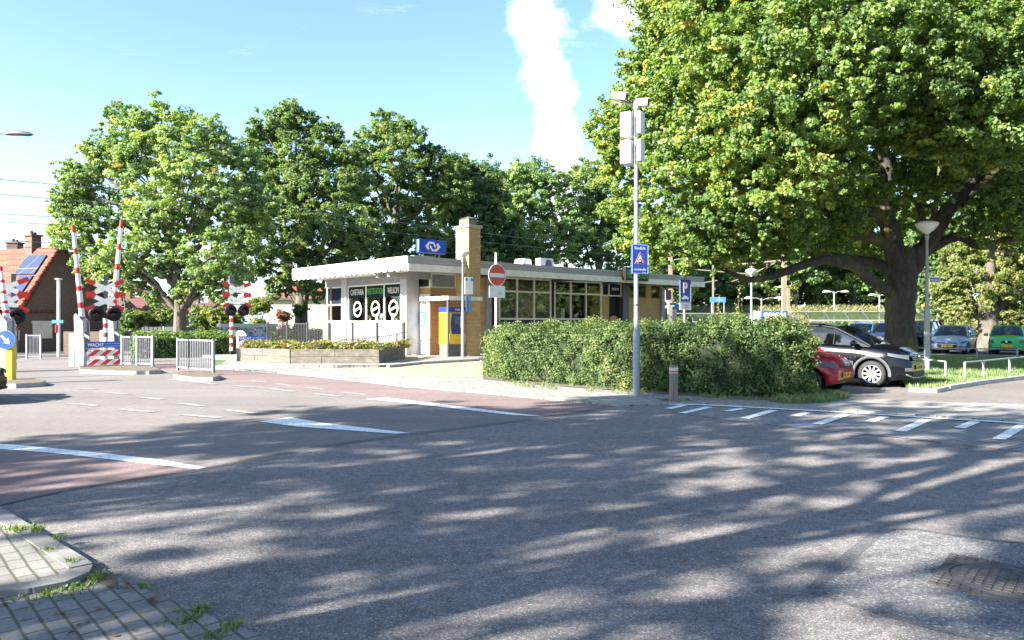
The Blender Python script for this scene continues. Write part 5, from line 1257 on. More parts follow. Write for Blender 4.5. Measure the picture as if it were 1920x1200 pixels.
        q = MB(); q.prism([(-.58*hm, .48), (.58*hm, .48), (.42*hm, .28), (-.42*hm, .28)], 0, .02, axis='x'); q.build('lower_intake', BLACK, t, loc=(.004, 0, 0))
        patch('fog_light', .62*hm, .8*hm, .36, .44, HL, both=True)
    else:
        q = MB(); q.prism([(.3*hm*math.cos(a), zh-.17+.075*math.sin(a)) for a in [2*PI*i/20 for i in range(20)]], 0, .02, axis='x'); q.build('grille', BLACK, t, loc=(.004, 0, 0))
        patch('lower_intake', -.6*hm, .6*hm, .28, .36, BLACK, out=.014)
    # badge, plate
    q = MB(); q.lathe([(.001, .0), (.05, 0), (.055, -.006), (.05, -.02)][::-1], n=18, M=Matrix.Rotation(-PI/2, 4, 'Y')); q.build('badge', CHROME, t, loc=(.026, 0, zh-.14 if grille != 'slim' else zh-.11))
    zp = .50 if grille in ('bars',) else .42
    if grille == 'oval': zp = .44
    pt = MB().box(.018, .03, -.26, .26, zp-.055, zp+.055).build('number_plate', PLATE, t)
    MB().box(.0305, .032, -.26, -.225, zp-.055, zp+.055).build('plate_strip', base('plate_blue', (.02,.08,.4), .4), pt)
    if plate: text(plate, .42, .075, BLACK, pt, (.033, .02, zp), (PI/2, 0, PI/2))
    if style == 'suv':
        q = MB(); 
        for sd_ in (1, -1): q.tube([(min(nose(y, .02), .02), y*sd_, z) for y, z in ((.78*hm, .34), (.62*hm, .26), (.3*hm, .245), (0, .245))], .016, 5)
        q.build('skid_trim', METW, t)
        patch('fog_light', .66*hm, .8*hm, .42, .5, LAMPD, both=True)
    # mirrors, door lines, handles
    for sd_ in (-1, 1):
        q = MB(); q.lathe([(.001, -.11), (.06, -.09), (.085, 0), (.06, .09), (.001, .11)], (ws-.35, sd_*(hw(ws)+.12), lerp_curve(sh, ws)+.07), 10, M=Matrix.Rotation(PI/2, 4, 'X')); q.build('mirror', paint, t)
        q = MB(); 
        for x in (wt+.45, (wt+rt)/2-.05, rt+.25): q.tube([(x, sd_*(hw(x)*1.004), .33), (x, sd_*(hw(x)*1.007), .6), (x, sd_*(hw(x)*.985+.002), lerp_curve(sh, x)-.2), (x, sd_*(hw(x)*.955), lerp_curve(sh, x)-.08)], .004, 4)
        q.build('door_gap', BLACK, t)
        for x in (wt-.55, rt+.45): MB().box(x-.09, x+.09, sd_*(hw(x)*.985)-.02, sd_*(hw(x)*.985)+.03, lerp_curve(sh, x)-.22, lerp_curve(sh, x)-.19).build('door_handle', paint, t, .008)
    q = MB().tube([(ws-.02+.03, -.5, lerp_curve(sh, ws)+.03), (ws-.25, .05, lerp_curve(sh, ws)+.2)], .008, 4); q.build('wiper', BLACK, t)
    return t
def carpaint(name, rgb, r=.22, met=.3):
    m = base(name, rgb, r, met); b = m.node_tree.nodes['Principled BSDF']; b.inputs['Coat Weight'].default_value = .45; b.inputs['Coat Roughness'].default_value = .05; b.inputs['Specular IOR Level'].default_value = .3; return m
hd = math.atan2(-.67, .74)
car('parked_suv', 'dark blue crossover car with grey arch trims parked beyond the hedge', (10.2, 18.75, .036), hd, 4.1, 1.78, 1.6, carpaint('navy_car_paint', (.0022,.0026,.006), .2, 0), cladding=True, plate='G-274-HX', grille='bars')
car('parked_car', 'small red car half hidden behind the end of the hedge', (7.72, 17.25, .03), hd, 3.55, 1.64, 1.49, carpaint('red_car_paint', (.35,.012,.02), .2, .1), wb=2.4, fo=.6, wr=.29, plate='N-377-G', grille='slim', style='mini')
car('parked_car', 'silver blue hatchback facing the street beside the white lamp', (22.3, 38.3, .036), math.atan2(-.77, -.63), 3.95, 1.71, 1.49, carpaint('silver_car_paint', (.34,.38,.46), .3, .6), wb=2.52, fo=.8, wr=.3, plate='13-XNX-1', grille='wide', style='hatch')
car('parked_car', 'bright green small car at the right edge of the car park', (24.9, 37.6, .036), math.atan2(-.82, -.57), 3.5, 1.6, 1.5, carpaint('green_car_paint', (.05,.4,.1), .3, .1), wb=2.37, fo=.65, wr=.28, plate='41-LHPJ-9', grille='oval', style='mini')
car('parked_suv', 'dark blue estate car mostly hidden behind the oak trunk', (19.9, 39.8, .036), math.atan2(-.8, -.6), 4.4, 1.8, 1.66, carpaint('dark_blue_car_paint', (.02,.035,.09), .25, .4), plate='ZK-511-P', grille='bars')
car('parked_car', 'bright blue car showing its windscreen above the dark crossover', (20.3, 44.6, .036), math.atan2(-.75, -.66), 4.2, 1.78, 1.62, carpaint('blue_car_paint', (.05,.16,.45), .25, .4), grille='slim', style='hatch')
car('parked_van', 'black car in shade between the oak trunk and the lamp post', (23.0, 43.0, .036), math.atan2(-.75, -.66), 4.4, 1.82, 1.75, carpaint('black_car_paint', (.004,.004,.005), .25, .2), grille='bars')
# the dark car whose nose shows at the left edge
car('moving_car', 'dark car with only its nose in view at the left edge of the street', (-10.72, 15.3, 0), math.radians(2), 4.2, 1.76, 1.5, carpaint('black_car_paint', (.004,.004,.005)), grille='slim', style='hatch', group=None)
# ================= HOUSES =================
TILE = brick('orange_roof_tile', (.27,.078,.047), (.19,.053,.035), (.09,.03,.02), .30, .36, .035, True, dirt=.25, off=.0, bump=1.0)
TILED = brick('dark_red_tile', (.16,.055,.045), (.12,.045,.04), (.05,.02,.02), .3, .32, .03, True, dirt=.2, off=0, bump=.8)
SOLAR = brick('solar_panel', (.03,.045,.09), (.035,.05,.1), (.12,.13,.16), 1.0, 1.6, .03, True, rough=.55, dirt=.02, off=0, bump=0)
SOLAR.node_tree.nodes['Principled BSDF'].inputs['Specular IOR Level'].default_value = .08
# near brick house: gable towards us; local x along the gable wall, local y away along the ridge
ga = P(36, 0, 41.5); gb = P(196, 0, 46.5); v = Vector((gb.x-ga.x, gb.y-ga.y)); GL = v.length
hs = thing('brick_house', 'dark brick gabled house with orange roof and solar panels by the crossing', 'house', (ga.x, ga.y, 0), math.atan2(v.y, v.x))
eL = 1.95; apx = GL*.47; apz = 6.0; eR = 3.1; D = 9.0
MB().prism([(0, 0), (GL, 0), (GL, eR), (apx, apz), (0, eL)], 0, .3, axis='y').build('gable_wall', BRD, hs)
MB().box(0, .3, .3, D, 0, eL).box(GL-.3, GL, .3, D, 0, eR).build('wall', WHITEW, hs)
def slope(m, p0, p1, y0, y1, th=.16):
    (x0, z0), (x1, z1) = p0, p1; d = Vector((x1-x0, z1-z0)).normalized(); n_ = Vector((-d.y, d.x))*th
    m.prism([(x0, z0), (x1, z1), (x1+n_.x, z1+n_.y), (x0+n_.x, z0+n_.y)], y0, y1, axis='y')
m = MB(); slope(m, (-.45, eL-.42), (apx, apz+.02), -.12, D); ro = m.build('roof', TILE, hs)
m = MB(); slope(m, (apx, apz+.02), (GL+.4, eR-.38), -.12, D); m.build('roof', TILE, hs)
m = MB()
n_ = 16
for i in range(n_):
    q0 = i/n_; q1 = (i+1)/n_
    a = Vector((-.45+(apx+.45)*q0, eL-.42+(apz-eL+.44)*q0)); b = Vector((-.45+(apx+.45)*q1, eL-.42+(apz-eL+.44)*q1))
    m.tube([(a.x-.1, -.14, a.y+.2), (b.x-.14, -.14, b.y+.17)], [.13, .10], 7)
m.build('verge_tiles', TILE, ro)
def onslope(m, s0, s1, y0, y1, lift, th):
    A = Vector((-.45, eL-.42)); B = Vector((apx, apz+.02)); d = (B-A); nn = Vector((-d.y, d.x)).normalized(); a = A+d*s0+nn*lift; b = A+d*s1+nn*lift
    m.prism([(a.x, a.y), (b.x, b.y), (b.x+nn.x*th, b.y+nn.y*th), (a.x+nn.x*th, a.y+nn.y*th)], y0, y1, axis='y')
for s0, s1, y0, y1 in ((.08, .33, .5, 1.2), (.35, .60, .5, 1.6), (.62, .88, .5, 2.2)):
    m = MB(); onslope(m, s0, s1, y0, y1, .2, .05); m.build('solar_panel', SOLAR, ro)
def chimney(parent, x, y, z0, z1, w_=.5):
    c = MB().box(x-w_/2, x+w_/2, y-w_/2, y+w_/2, z0, z1).build('chimney', BRD, parent)
    MB().box(x-w_/2-.08, x+w_/2+.08, y-w_/2-.08, y+w_/2+.08, z1, z1+.1).cyl((x-.1,y,z1+.1),(x-.1,y,z1+.32),.09).cyl((x+.12,y,z1+.1),(x+.12,y,z1+.26),.09).build('pot', BRD, c)
chimney(ro, apx-.1, 2.3, apz-.4, apz+.8, .6)
m = MB().box(1.2, 2.5, -.04, 0, 0, 0.01)
wx = GL*.14; sw_ = MB().box(wx, wx+1.15, -.06, -.0, .75, 1.6).build('window', CREAM, hs); MB().box(wx-.1, wx+1.25, -.1, -.061, 1.6, 1.75).build('shutter_box', CREAM, sw_)
MB().box(wx-.2, wx+1.3, -.05, -.0, 2.15, 2.4).build('brick_band', BRY if False else TILED, hs)
# hipped neighbour with white wall and chimney
ha = P(-150, 0, 46); hb = P(64, 0, 47.5)
h2 = thing('white_house', 'white walled house with orange hipped roof left of the brick gable', 'house', (ha.x, ha.y, 0), .06)
HW = (hb-ha).xy.length
MB().box(0, HW-.3, 0, 7, 0, 3.75).build('wall', WHITEW, h2)
def hip(m, x0, x1, y0, y1, z0, z1, ins):
    c = (y0+y1)/2; m.add([(x0,y0,z0),(x1,y0,z0),(x1,y1,z0),(x0,y1,z0),(x0+ins,c,z1),(x1-ins,c,z1)], [(0,1,5,4),(1,2,5),(2,3,4,5),(3,0,4),(3,2,1,0)])
m = MB(); hip(m, -.4, HW+.1, -.4, 7.4, 3.75, 6.35, 2.2); rf = m.build('roof', TILE, h2)
MB().box(-.4, HW+.1, -.5, -.41, 3.62, 3.8).build('gutter', DGREY, h2)
chimney(rf, HW-2.6, 3.4, 5.6, 6.9, .7)
# white house behind the second tree
c0 = P(495, 0, 62); c1 = P(610, 0, 62)
h3 = thing('cream_house', 'cream walled bungalow with red hipped roof behind the second tree', 'house', (c0.x, 62, 0), 0)
W3 = c1.x-c0.x; zt = P(0, 560, 62).z
MB().box(0, W3, 0, 7, 0, zt).build('wall', WHITEW, h3); m = MB(); hip(m, -.3, W3+.3, -.3, 7.3, zt, P(0, 530, 62).z, 1.8); rf = m.build('roof', TILE, h3); MB().box(-.3, W3+.3, -.4, -.31, zt-.1, zt+.05).build('gutter', DGREY, h3); chimney(rf, 1.6, 3.6, zt+1, P(0, 522, 62).z, .7)
# far row of houses with dark roofs
for i, (px, w_, d, yt, ye, m_, lb) in enumerate([(228, 62, 85, 555, 583, TILED, 'far house with dark red roof left of the big tree trunk'), (282, 50, 92, 562, 585, TILED, 'second far house with dark roof seen beyond the hedge'), (362, 52, 100, 566, 584, TILED, 'low far roof just right of the big tree trunk'), (176, 60, 80, 560, 590, TILED, 'far roof showing behind the barrier housings'), (560, 60, 95, 556, 583, TILED, 'distant dark roof behind the cream bungalow')]):
    a = P(px-w_/2, 0, d); W3 = w_*d/F; h = thing('far_house', lb, 'house', (a.x, d, 0), 0, 'far houses beyond the railway'); ze = P(0, ye, d).z; zt = P(0, yt, d).z
    MB().box(0, W3, 0, 7, 0, ze).build('wall', BRD if i % 2 else WHITEW, h); m = MB(); m.prism([(-.4, ze), (7.4, ze), (3.5, zt)], -.2, W3+.2, axis='x'); rf = m.build('roof', m_, h)
    chimney(rf, W3*.25, 3.4, zt-.4, zt+.7, .7); chimney(rf, W3*.8, 3.4, zt-.4, zt+.6, .7)
    MB().box(W3*.35, W3*.55, 1.2, 1.25, ze+.5, ze+1.0).build('skylight', SOLAR, rf)
# graffiti covered container and sheds
GRAF = noisy('graffiti', [(.3, (.3,.42,.55)), (.45, (.07,.06,.09)), (.52, (.42,.5,.6)), (.62, (.25,.12,.35)), (.7, (.5,.55,.6))], 1.4, 3, .6)
a = P(408, 0, 47); b = P(497, 0, 47)
t = thing('equipment_cabin', 'pale railway cabin with graffiti behind the hedge', 'cabin', (a.x, 47, 0), 0)
MB().box(0, b.x-a.x, 0, 2.2, 0, P(0, 613.5, 47).z).build('wall', GRAF, t); MB().box(-.08, b.x-a.x+.08, -.08, 2.3, P(0, 613.5, 47).z, P(0, 607, 47).z).build('roof', base('pale_blue_steel', (.42,.5,.56), .5), t)
a = P(232, 0, 45); b = P(322, 0, 45)
t = thing('garden_shed', 'dark flat roofed garden shed behind the near end of the hedge', 'shed', (a.x, 45, 0), 0)
MB().box(0, b.x-a.x, 0, 3, 0, P(0, 626, 45).z).build('wall', BRD, t); MB().prism([(-.2, P(0,626,45).z), (b.x-a.x+.2, P(0,626,45).z), (b.x-a.x+.2, P(0,613,45).z), (1.3, P(0, 613, 45).z)], -.2, 3.2, axis='y').build('roof', DGREY, t)
# dark garden wall in front of the houses at the left
t = MB().box(P(-200, 0, 40.6).x, P(33, 0, 40.6).x, 40.5, 40.7, 0, 1.5).build('garden_wall', BRD); tag(t, 'low dark brick garden wall before the white walled house', 'wall')
t = MB().box(P(120, 0, 38).x, P(200, 0, 38).x, 37.95, 38.1, 0, 1.2).build('garden_wall', BRD); tag(t, 'low brick wall behind the near barrier housing', 'wall')
# ================= TREES =================
def T(name, label, trunk, lobes, leaf, mat, **k):
    px, py, d, r = trunk; x = P(px, 0, d).x
    return tree(name, label, (x, d), r, [pl(a, b, d+random.uniform(-1, 1)*c*d/F*.8, c) for a, b, c in lobes], leaf, mat, **k)
T('maple_tree', 'broad light green tree with grey trunk left of the snack bar', (339, 640, 42, .36),
  [(300,235,55),(245,255,48),(345,265,52),(205,300,42),(270,320,62),(355,330,60),(410,280,38),(160,335,38),(150,390,42),(205,400,50),(290,400,60),(370,410,60),(430,360,46),(135,440,38),(175,480,36),(230,480,50),(310,480,52),(390,485,50),(450,440,44),(480,400,36),(350,540,30),(250,530,32),(440,510,36),(130,320,24),(200,525,26),(415,545,28),(290,560,20),(455,300,30),(465,350,36),(125,380,30),(115,430,26),(140,345,26),(180,280,26),(380,530,30),(160,500,24),(225,215,30),(395,245,30),(500,385,28)], .14, MAPL, lai=1.9, clump=.42, top=9)
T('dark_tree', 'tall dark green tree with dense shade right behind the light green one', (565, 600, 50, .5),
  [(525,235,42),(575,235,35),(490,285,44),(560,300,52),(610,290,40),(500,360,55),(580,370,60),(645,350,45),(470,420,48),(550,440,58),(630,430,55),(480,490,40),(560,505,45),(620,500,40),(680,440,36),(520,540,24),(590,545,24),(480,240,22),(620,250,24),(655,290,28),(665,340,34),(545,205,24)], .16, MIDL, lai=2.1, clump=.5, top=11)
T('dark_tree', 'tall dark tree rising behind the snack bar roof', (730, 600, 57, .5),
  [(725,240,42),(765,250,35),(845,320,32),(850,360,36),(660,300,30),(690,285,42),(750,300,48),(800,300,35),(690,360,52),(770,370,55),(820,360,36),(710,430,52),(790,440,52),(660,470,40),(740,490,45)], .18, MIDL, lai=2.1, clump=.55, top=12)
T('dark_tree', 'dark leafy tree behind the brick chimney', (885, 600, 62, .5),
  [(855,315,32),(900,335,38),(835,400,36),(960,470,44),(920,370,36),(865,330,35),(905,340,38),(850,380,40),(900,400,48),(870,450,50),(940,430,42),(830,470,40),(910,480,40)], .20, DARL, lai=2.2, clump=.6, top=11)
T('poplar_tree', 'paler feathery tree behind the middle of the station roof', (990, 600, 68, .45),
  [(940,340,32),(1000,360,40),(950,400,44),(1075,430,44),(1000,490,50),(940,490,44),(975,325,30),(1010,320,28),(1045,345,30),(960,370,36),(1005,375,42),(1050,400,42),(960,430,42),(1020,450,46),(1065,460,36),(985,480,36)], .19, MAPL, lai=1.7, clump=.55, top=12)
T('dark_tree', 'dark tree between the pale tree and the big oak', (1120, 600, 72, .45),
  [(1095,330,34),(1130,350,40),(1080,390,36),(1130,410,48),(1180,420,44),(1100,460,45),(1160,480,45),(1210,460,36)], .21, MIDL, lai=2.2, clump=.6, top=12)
WL = ['dark wood tree right behind the pale catenary mast at the roof end', 'dark wood tree just right of the blue parking sign', 'dark wood tree behind the blue station name board', 'dark wood tree above the canopy left of the far bowl lamp',
 'dark wood tree behind the far bowl lamp and poster frame', 'dark wood tree low behind the thick catenary mast', 'dark wood tree just right of the thick catenary mast', 'dark wood tree behind the middle double armed platform lamp',
 'dark wood tree between the middle platform lamp and the oak', 'dark wood tree touching the left side of the oak trunk', 'low dark wood tree mostly hidden by the oak trunk', 'dark wood tree behind the white bowl lamp on the grass',
 'dark wood tree behind the right half of the station roof', 'taller wood tree rising above the thick catenary mast', 'taller wood tree seen between the left oak limbs', 'taller wood tree behind the fork of the oak',
 'taller wood tree behind the oak leaves above the parking sign', 'wood tree behind the oak limb right of the lamp bowl', 'wood tree at the right edge behind the bright bushy tree']
woods = [(1255,450,55),(1300,490,50),(1345,455,55),(1385,500,48),(1430,460,55),(1475,505,48),(1515,465,50),(1560,500,45),(1600,460,50),(1640,500,45),(1690,470,50),(1735,500,48),(1220,510,40),(1490,420,50),(1600,400,50),(1700,400,50),(1330,400,50),(1800,430,60),(1900,420,60)]
for i, (px, py, r) in enumerate(woods):
    d = 84+(i*7) % 13; x = P(px, 0, d).x; rr = r*d/F
    lb = WL[i]
    tree('woodland_tree', lb, (x, d), .35, [(x+math.cos(a)*rr*.45, d+math.sin(a)*rr*.5, P(0, py+py_, d).z, rr*.72) for a, py_ in ((0, 0), (2.1, -14), (4.2, 16), (1, 42), (3.6, 60), (5.4, 82))], .34, MIDL, 'trees of the wood beyond the railway', lai=1.9, clump=.9, top=P(0, py, d).z)
T('lime_tree', 'sunlit bushy tree with short pale trunk behind the green car', (1853, 655, 44, .62),
  [(1800,480,42),(1860,470,48),(1920,480,48),(1780,530,38),(1840,540,45),(1900,540,45),(1960,520,45),(1800,580,30),(1905,590,30),(1770,560,24),(1860,420,40),(1940,400,45)], .14, LIML, lai=2, clump=.45, top=6.5)
T('dark_tree', 'narrow dark tree in shade between the oak trunk and the bright bush', (1762, 640, 50, .3), [(1740,470,36),(1745,520,34),(1755,565,30),(1735,430,36),(1770,480,30)], .3, DARL, lai=2.2, clump=.6, top=7)
T('young_tree', 'bright young tree just right of the oak trunk behind the parked cars', (1722, 620, 56, .15), [(1722,540,20),(1718,580,18),(1725,500,20),(1728,470,18)], .22, LIML, lai=1.8, clump=.4, top=5, limbs=False)
# the old oak, limbs traced
OX = P(1690, 0, 26).x; OY = 26.0
ok = thing('oak_tree', 'huge old oak with spreading mossy limbs shading the parked dark car', 'oak tree', (OX, OY, 0))
def ol(pts, dd=None, w_=None, n=12, name='limb', jk=1.0):
    """pts: px,py,width_px,depth"""
    P_ = []; R_ = []
    raw = [(P(a, b, e), w2*e/F/2) for a, b, w2, e in pts]
    for i in range(len(raw)-1):
        for k in range(5):
            t_ = k/5; p0 = raw[max(i-1, 0)][0]; p1, p2 = raw[i][0], raw[i+1][0]; p3 = raw[min(i+2, len(raw)-1)][0]
            p = .5*((2*p1)+(-p0+p2)*t_+(2*p0-5*p1+4*p2-p3)*t_**2+(-p0+3*p1-3*p2+p3)*t_**3)
            r = raw[i][1]*(1-t_)+raw[i+1][1]*t_
            jit = Vector((random.uniform(-1,1), random.uniform(-1,1), random.uniform(-1,1)))*r*.14*jk
            P_.append(p+jit-Vector((OX, OY, 0))); R_.append(r*(1+jk*random.uniform(-.07, .1)))
    P_.append(raw[-1][0]-Vector((OX, OY, 0))); R_.append(raw[-1][1])
    return MB().tube(P_, R_, n)
ol([(1694,699,76,26),(1691,676,60,26),(1688,620,51,26),(1688,560,51,26),(1690,510,56,26),(1694,468,50,26)], n=24, jk=.35).build('trunk', BARK, ok)
limbs = [
 [(1678,480,44,26),(1668,430,42,26),(1660,380,36,26.2),(1662,320,30,26.5),(1655,270,24,26.5),(1662,215,20,26),(1650,120,14,26),(1660,20,9,26)],
 [(1680,555,28,26),(1640,530,28,25.4),(1605,502,26,24.8),(1560,488,24,24.4),(1515,494,22,24.2),(1460,514,18,24),(1410,524,16,23.8),(1375,514,13,23.6),(1335,492,9,23.4),(1305,470,5,23)],
 [(1676,510,26,26),(1640,494,28,26.5),(1590,486,24,27.2),(1545,478,18,28),(1490,470,12,28.5),(1420,455,7,29)],
 [(1672,465,28,26),(1640,448,28,26),(1600,438,24,25.6),(1570,410,18,25),(1520,385,14,24),(1450,340,9,23.5),(1380,330,5,23)],
 [(1668,425,34,26),(1640,400,32,25.8),(1600,394,26,25.4),(1550,388,22,25),(1500,370,12,24),(1430,300,8,23)],
 [(1655,320,18,26.5),(1635,305,16,26),(1610,292,13,25.5),(1570,250,9,25),(1500,180,6,24)],
 [(1698,520,44,26),(1725,480,42,25.8),(1755,430,38,25.5),(1785,385,32,25.2),(1820,345,26,25),(1860,300,20,24.6),(1910,225,13,24),(1960,120,8,24)],
 [(1800,385,22,25.4),(1840,345,24,26),(1885,305,20,26.5),(1940,290,14,27),(2010,260,8,27)],
 [(1725,480,24,25.8),(1765,455,22,25.6),(1800,444,22,25.2),(1840,462,20,24.8),(1880,450,14,24.5),(1930,444,10,24),(2000,420,5,23.5)],
 [(1748,432,14,25.5),(1756,370,11,25.2),(1765,290,9,25),(1770,200,6,25)],
 [(1738,440,20,25.5),(1728,400,14,25.3),(1722,386,16,25.2)],
 [(1668,250,18,26.3),(1700,200,14,25.5),(1750,120,9,24.5),(1790,30,5,23)],
 [(1660,230,16,26.3),(1600,150,11,25.5),(1540,60,7,24.5),(1500,-30,4,23)],
 [(1315,485,8,23.3),(1300,500,9,23.2),(1290,478,5,23),(1270,470,3,22.8)],
 [(1830,345,16,25),(1850,250,9,23),(1870,150,5,21)]]
for l in limbs: ol([(a, b, c*.78, d) for a, b, c, d in l]).build('limb', BARK, ok)
olobes = [(1195,215,25,1.3),(1165,265,25.5,1.0),(1150,235,26,.7),(1225,150,25,1.2),(1245,85,25,1.1),(1290,60,25,1.7),(1285,160,24,1.7),(1270,250,23.5,1.7),(1180,330,26,1.0),(1165,300,26,.7),(1205,395,25.5,.9),(1165,390,26,.7),(1185,450,25.5,.65),(1240,440,24.5,1.0),(1215,490,25,.5),(1300,330,23,1.6),(1330,400,22.5,1.3),
 (1360,250,22,1.8),(1380,120,21.5,2.0),(1420,330,21,1.5),(1450,215,20.5,1.8),(1480,90,20.5,2.0),(1430,410,22,1.1),(1370,460,23,.75),(1500,330,20.5,1.2),(1310,460,23.5,.6),(1490,430,22.5,.8),(1285,500,23.5,.35),
 (1560,180,20,1.6),(1580,60,20,1.9),(1660,90,19.5,1.8),(1640,170,21,1.2),(1740,80,20,2.0),(1720,190,21,1.2),(1830,100,20,2.0),(1800,210,21,1.5),(1890,190,20,1.6),(1930,90,20,1.9),(1880,250,22,1.0),(1910,360,23,.9),(1560,270,22,1.1),
 (1700,130,30,3.2),(1500,190,30,3.2),(1590,260,30.5,1.9),(1840,200,30,2.8),(1400,230,30,3.0),(1950,250,29,2.4),(1340,330,28,1.8),(1480,330,30,1.8),(1770,270,30,1.7),(1420,400,28,1.2),(1720,330,31,1.0),(1880,330,29,1.3),(1920,400,28,1.3),(1550,330,31,1.3),(1610,440,31,1.0),(1500,460,30,.8),
 (1350,0,25,2.8),(1480,-60,24,3.2),(1640,-90,23,3.4),(1820,-90,24,3.4),(1980,-40,24,3.0),(1280,0,26,1.3),(1250,20,26,1.0),(1560,-170,27,3.6),(1760,-200,28,3.6),(1400,-130,28,3.0),(2080,120,25,3.2),(2060,280,25,2.4),(2010,360,24,1.6),(1560,330,22,.9),(1600,350,27.5,1.3),(1690,280,28.5,1.5),(1760,330,29,1.3),(1640,470,29,.9),(1560,440,26,.7),(1470,460,24.5,.7),(1420,470,24,.65),(1530,455,25.5,.6),(1830,260,22,1.2),(1750,250,22,1.0),(1690,240,22.5,.8),(1640,240,23,.8),(1850,380,28,1.2),(1780,300,31,1.8),(1870,240,31,2.0),(1620,340,31,1.4),(1700,400,32,1.2),(1820,320,32,1.6),(1930,320,24,1.1),(1340,470,23,.6),(1390,440,23,.9),(1600,415,24,.7),(1545,400,24,.8),(1480,380,23,1.0),(1650,360,24.5,.6),(1750,350,24,.6),(1820,290,23,.9),(1840,420,24,.7),(1900,410,24,.8),(1120,240,26,.5),(1135,330,26.3,.5),(1200,115,25.5,.6),(1190,175,25.3,.6)]
lo = []
for a, b, d, r in olobes:
    p = P(a, b, d); lo.append((p.x-OX, p.y-OY, p.z, r, .85))
C, Nn, V = lobes_leaves(lo, .112, 1.5, .34, shell=.45)
# left side's sunlit brightening put into leaf colour, plus patches of autumn tint
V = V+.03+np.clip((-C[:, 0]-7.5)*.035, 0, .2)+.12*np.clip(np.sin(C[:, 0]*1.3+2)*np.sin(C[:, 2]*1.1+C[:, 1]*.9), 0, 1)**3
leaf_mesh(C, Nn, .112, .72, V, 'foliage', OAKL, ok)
# street trees behind and left of the viewer, they shade the street
for a_, p_, h, r, dense in [(4, -4.6, 9, 3.2, 0), (13, -4.4, 9.5, 3.2, 0), (1, -.3, 8.5, 3.3, 0), (9.5, -.3, 9.5, 3.3, 0), (18.5, 0, 13, 3.3, 0), (-4.5, 3.8, 8.5, 3.2, 0), (3.8, 3.9, 9, 3.3, 0), (12.5, 4, 9.5, 3.3, 0), (20.5, 5, 14.5, 2.8, 0), (-5, 8.1, 9.3, 3.0, 0), (2.5, 8.0, 10.5, 3.2, 0), (10.5, 8.1, 11, 3.2, 0), (-3.5, 10.6, 9.5, 2.9, 1), (5.0, 11.0, 11, 2.9, 1), (12.0, 11.3, 12.5, 2.4, 1)]:
    sx = a_*.86-p_*.51; sy = a_*.51+p_*.86; k = h/math.tan(SUN_EL); x = sx+SUN_AZ.x*k; y = sy+SUN_AZ.y*k
    lobes = []
    for q in range(15):
        an = q*2.4; rr = r*.82*math.sqrt((q+.5)/15); lobes.append((x+math.cos(an)*rr, y+math.sin(an)*rr, h+random.uniform(-.35,.35)*r, r*random.uniform(.3,.42)))
    tree('street_tree', 'street tree beside the road behind the viewer', (x, y), .28, lobes, .13, MIDL, 'street trees shading the road', lai=1.1 if dense else .40, clump=.5 if dense else .42, top=h, shell=.2)
for i, (x, y, h, r) in enumerate([(43, 33, 6, 4.5), (48, 40, 7, 5), (45, 47, 6.5, 5), (56, 36, 8, 6), (58, 47, 8, 6)]):
    tree('street_tree', 'tree beyond the right edge of the view, facing the station windows', (x, y), .3, [(x+random.uniform(-1,1)*r*.5, y+random.uniform(-1,1)*r*.5, h*.55+random.uniform(-.4,.6)*r*.8, r*random.uniform(.4,.6)) for _ in range(9)], .4, MIDL, 'trees right of the car park', lai=1.8, clump=.8, top=h)
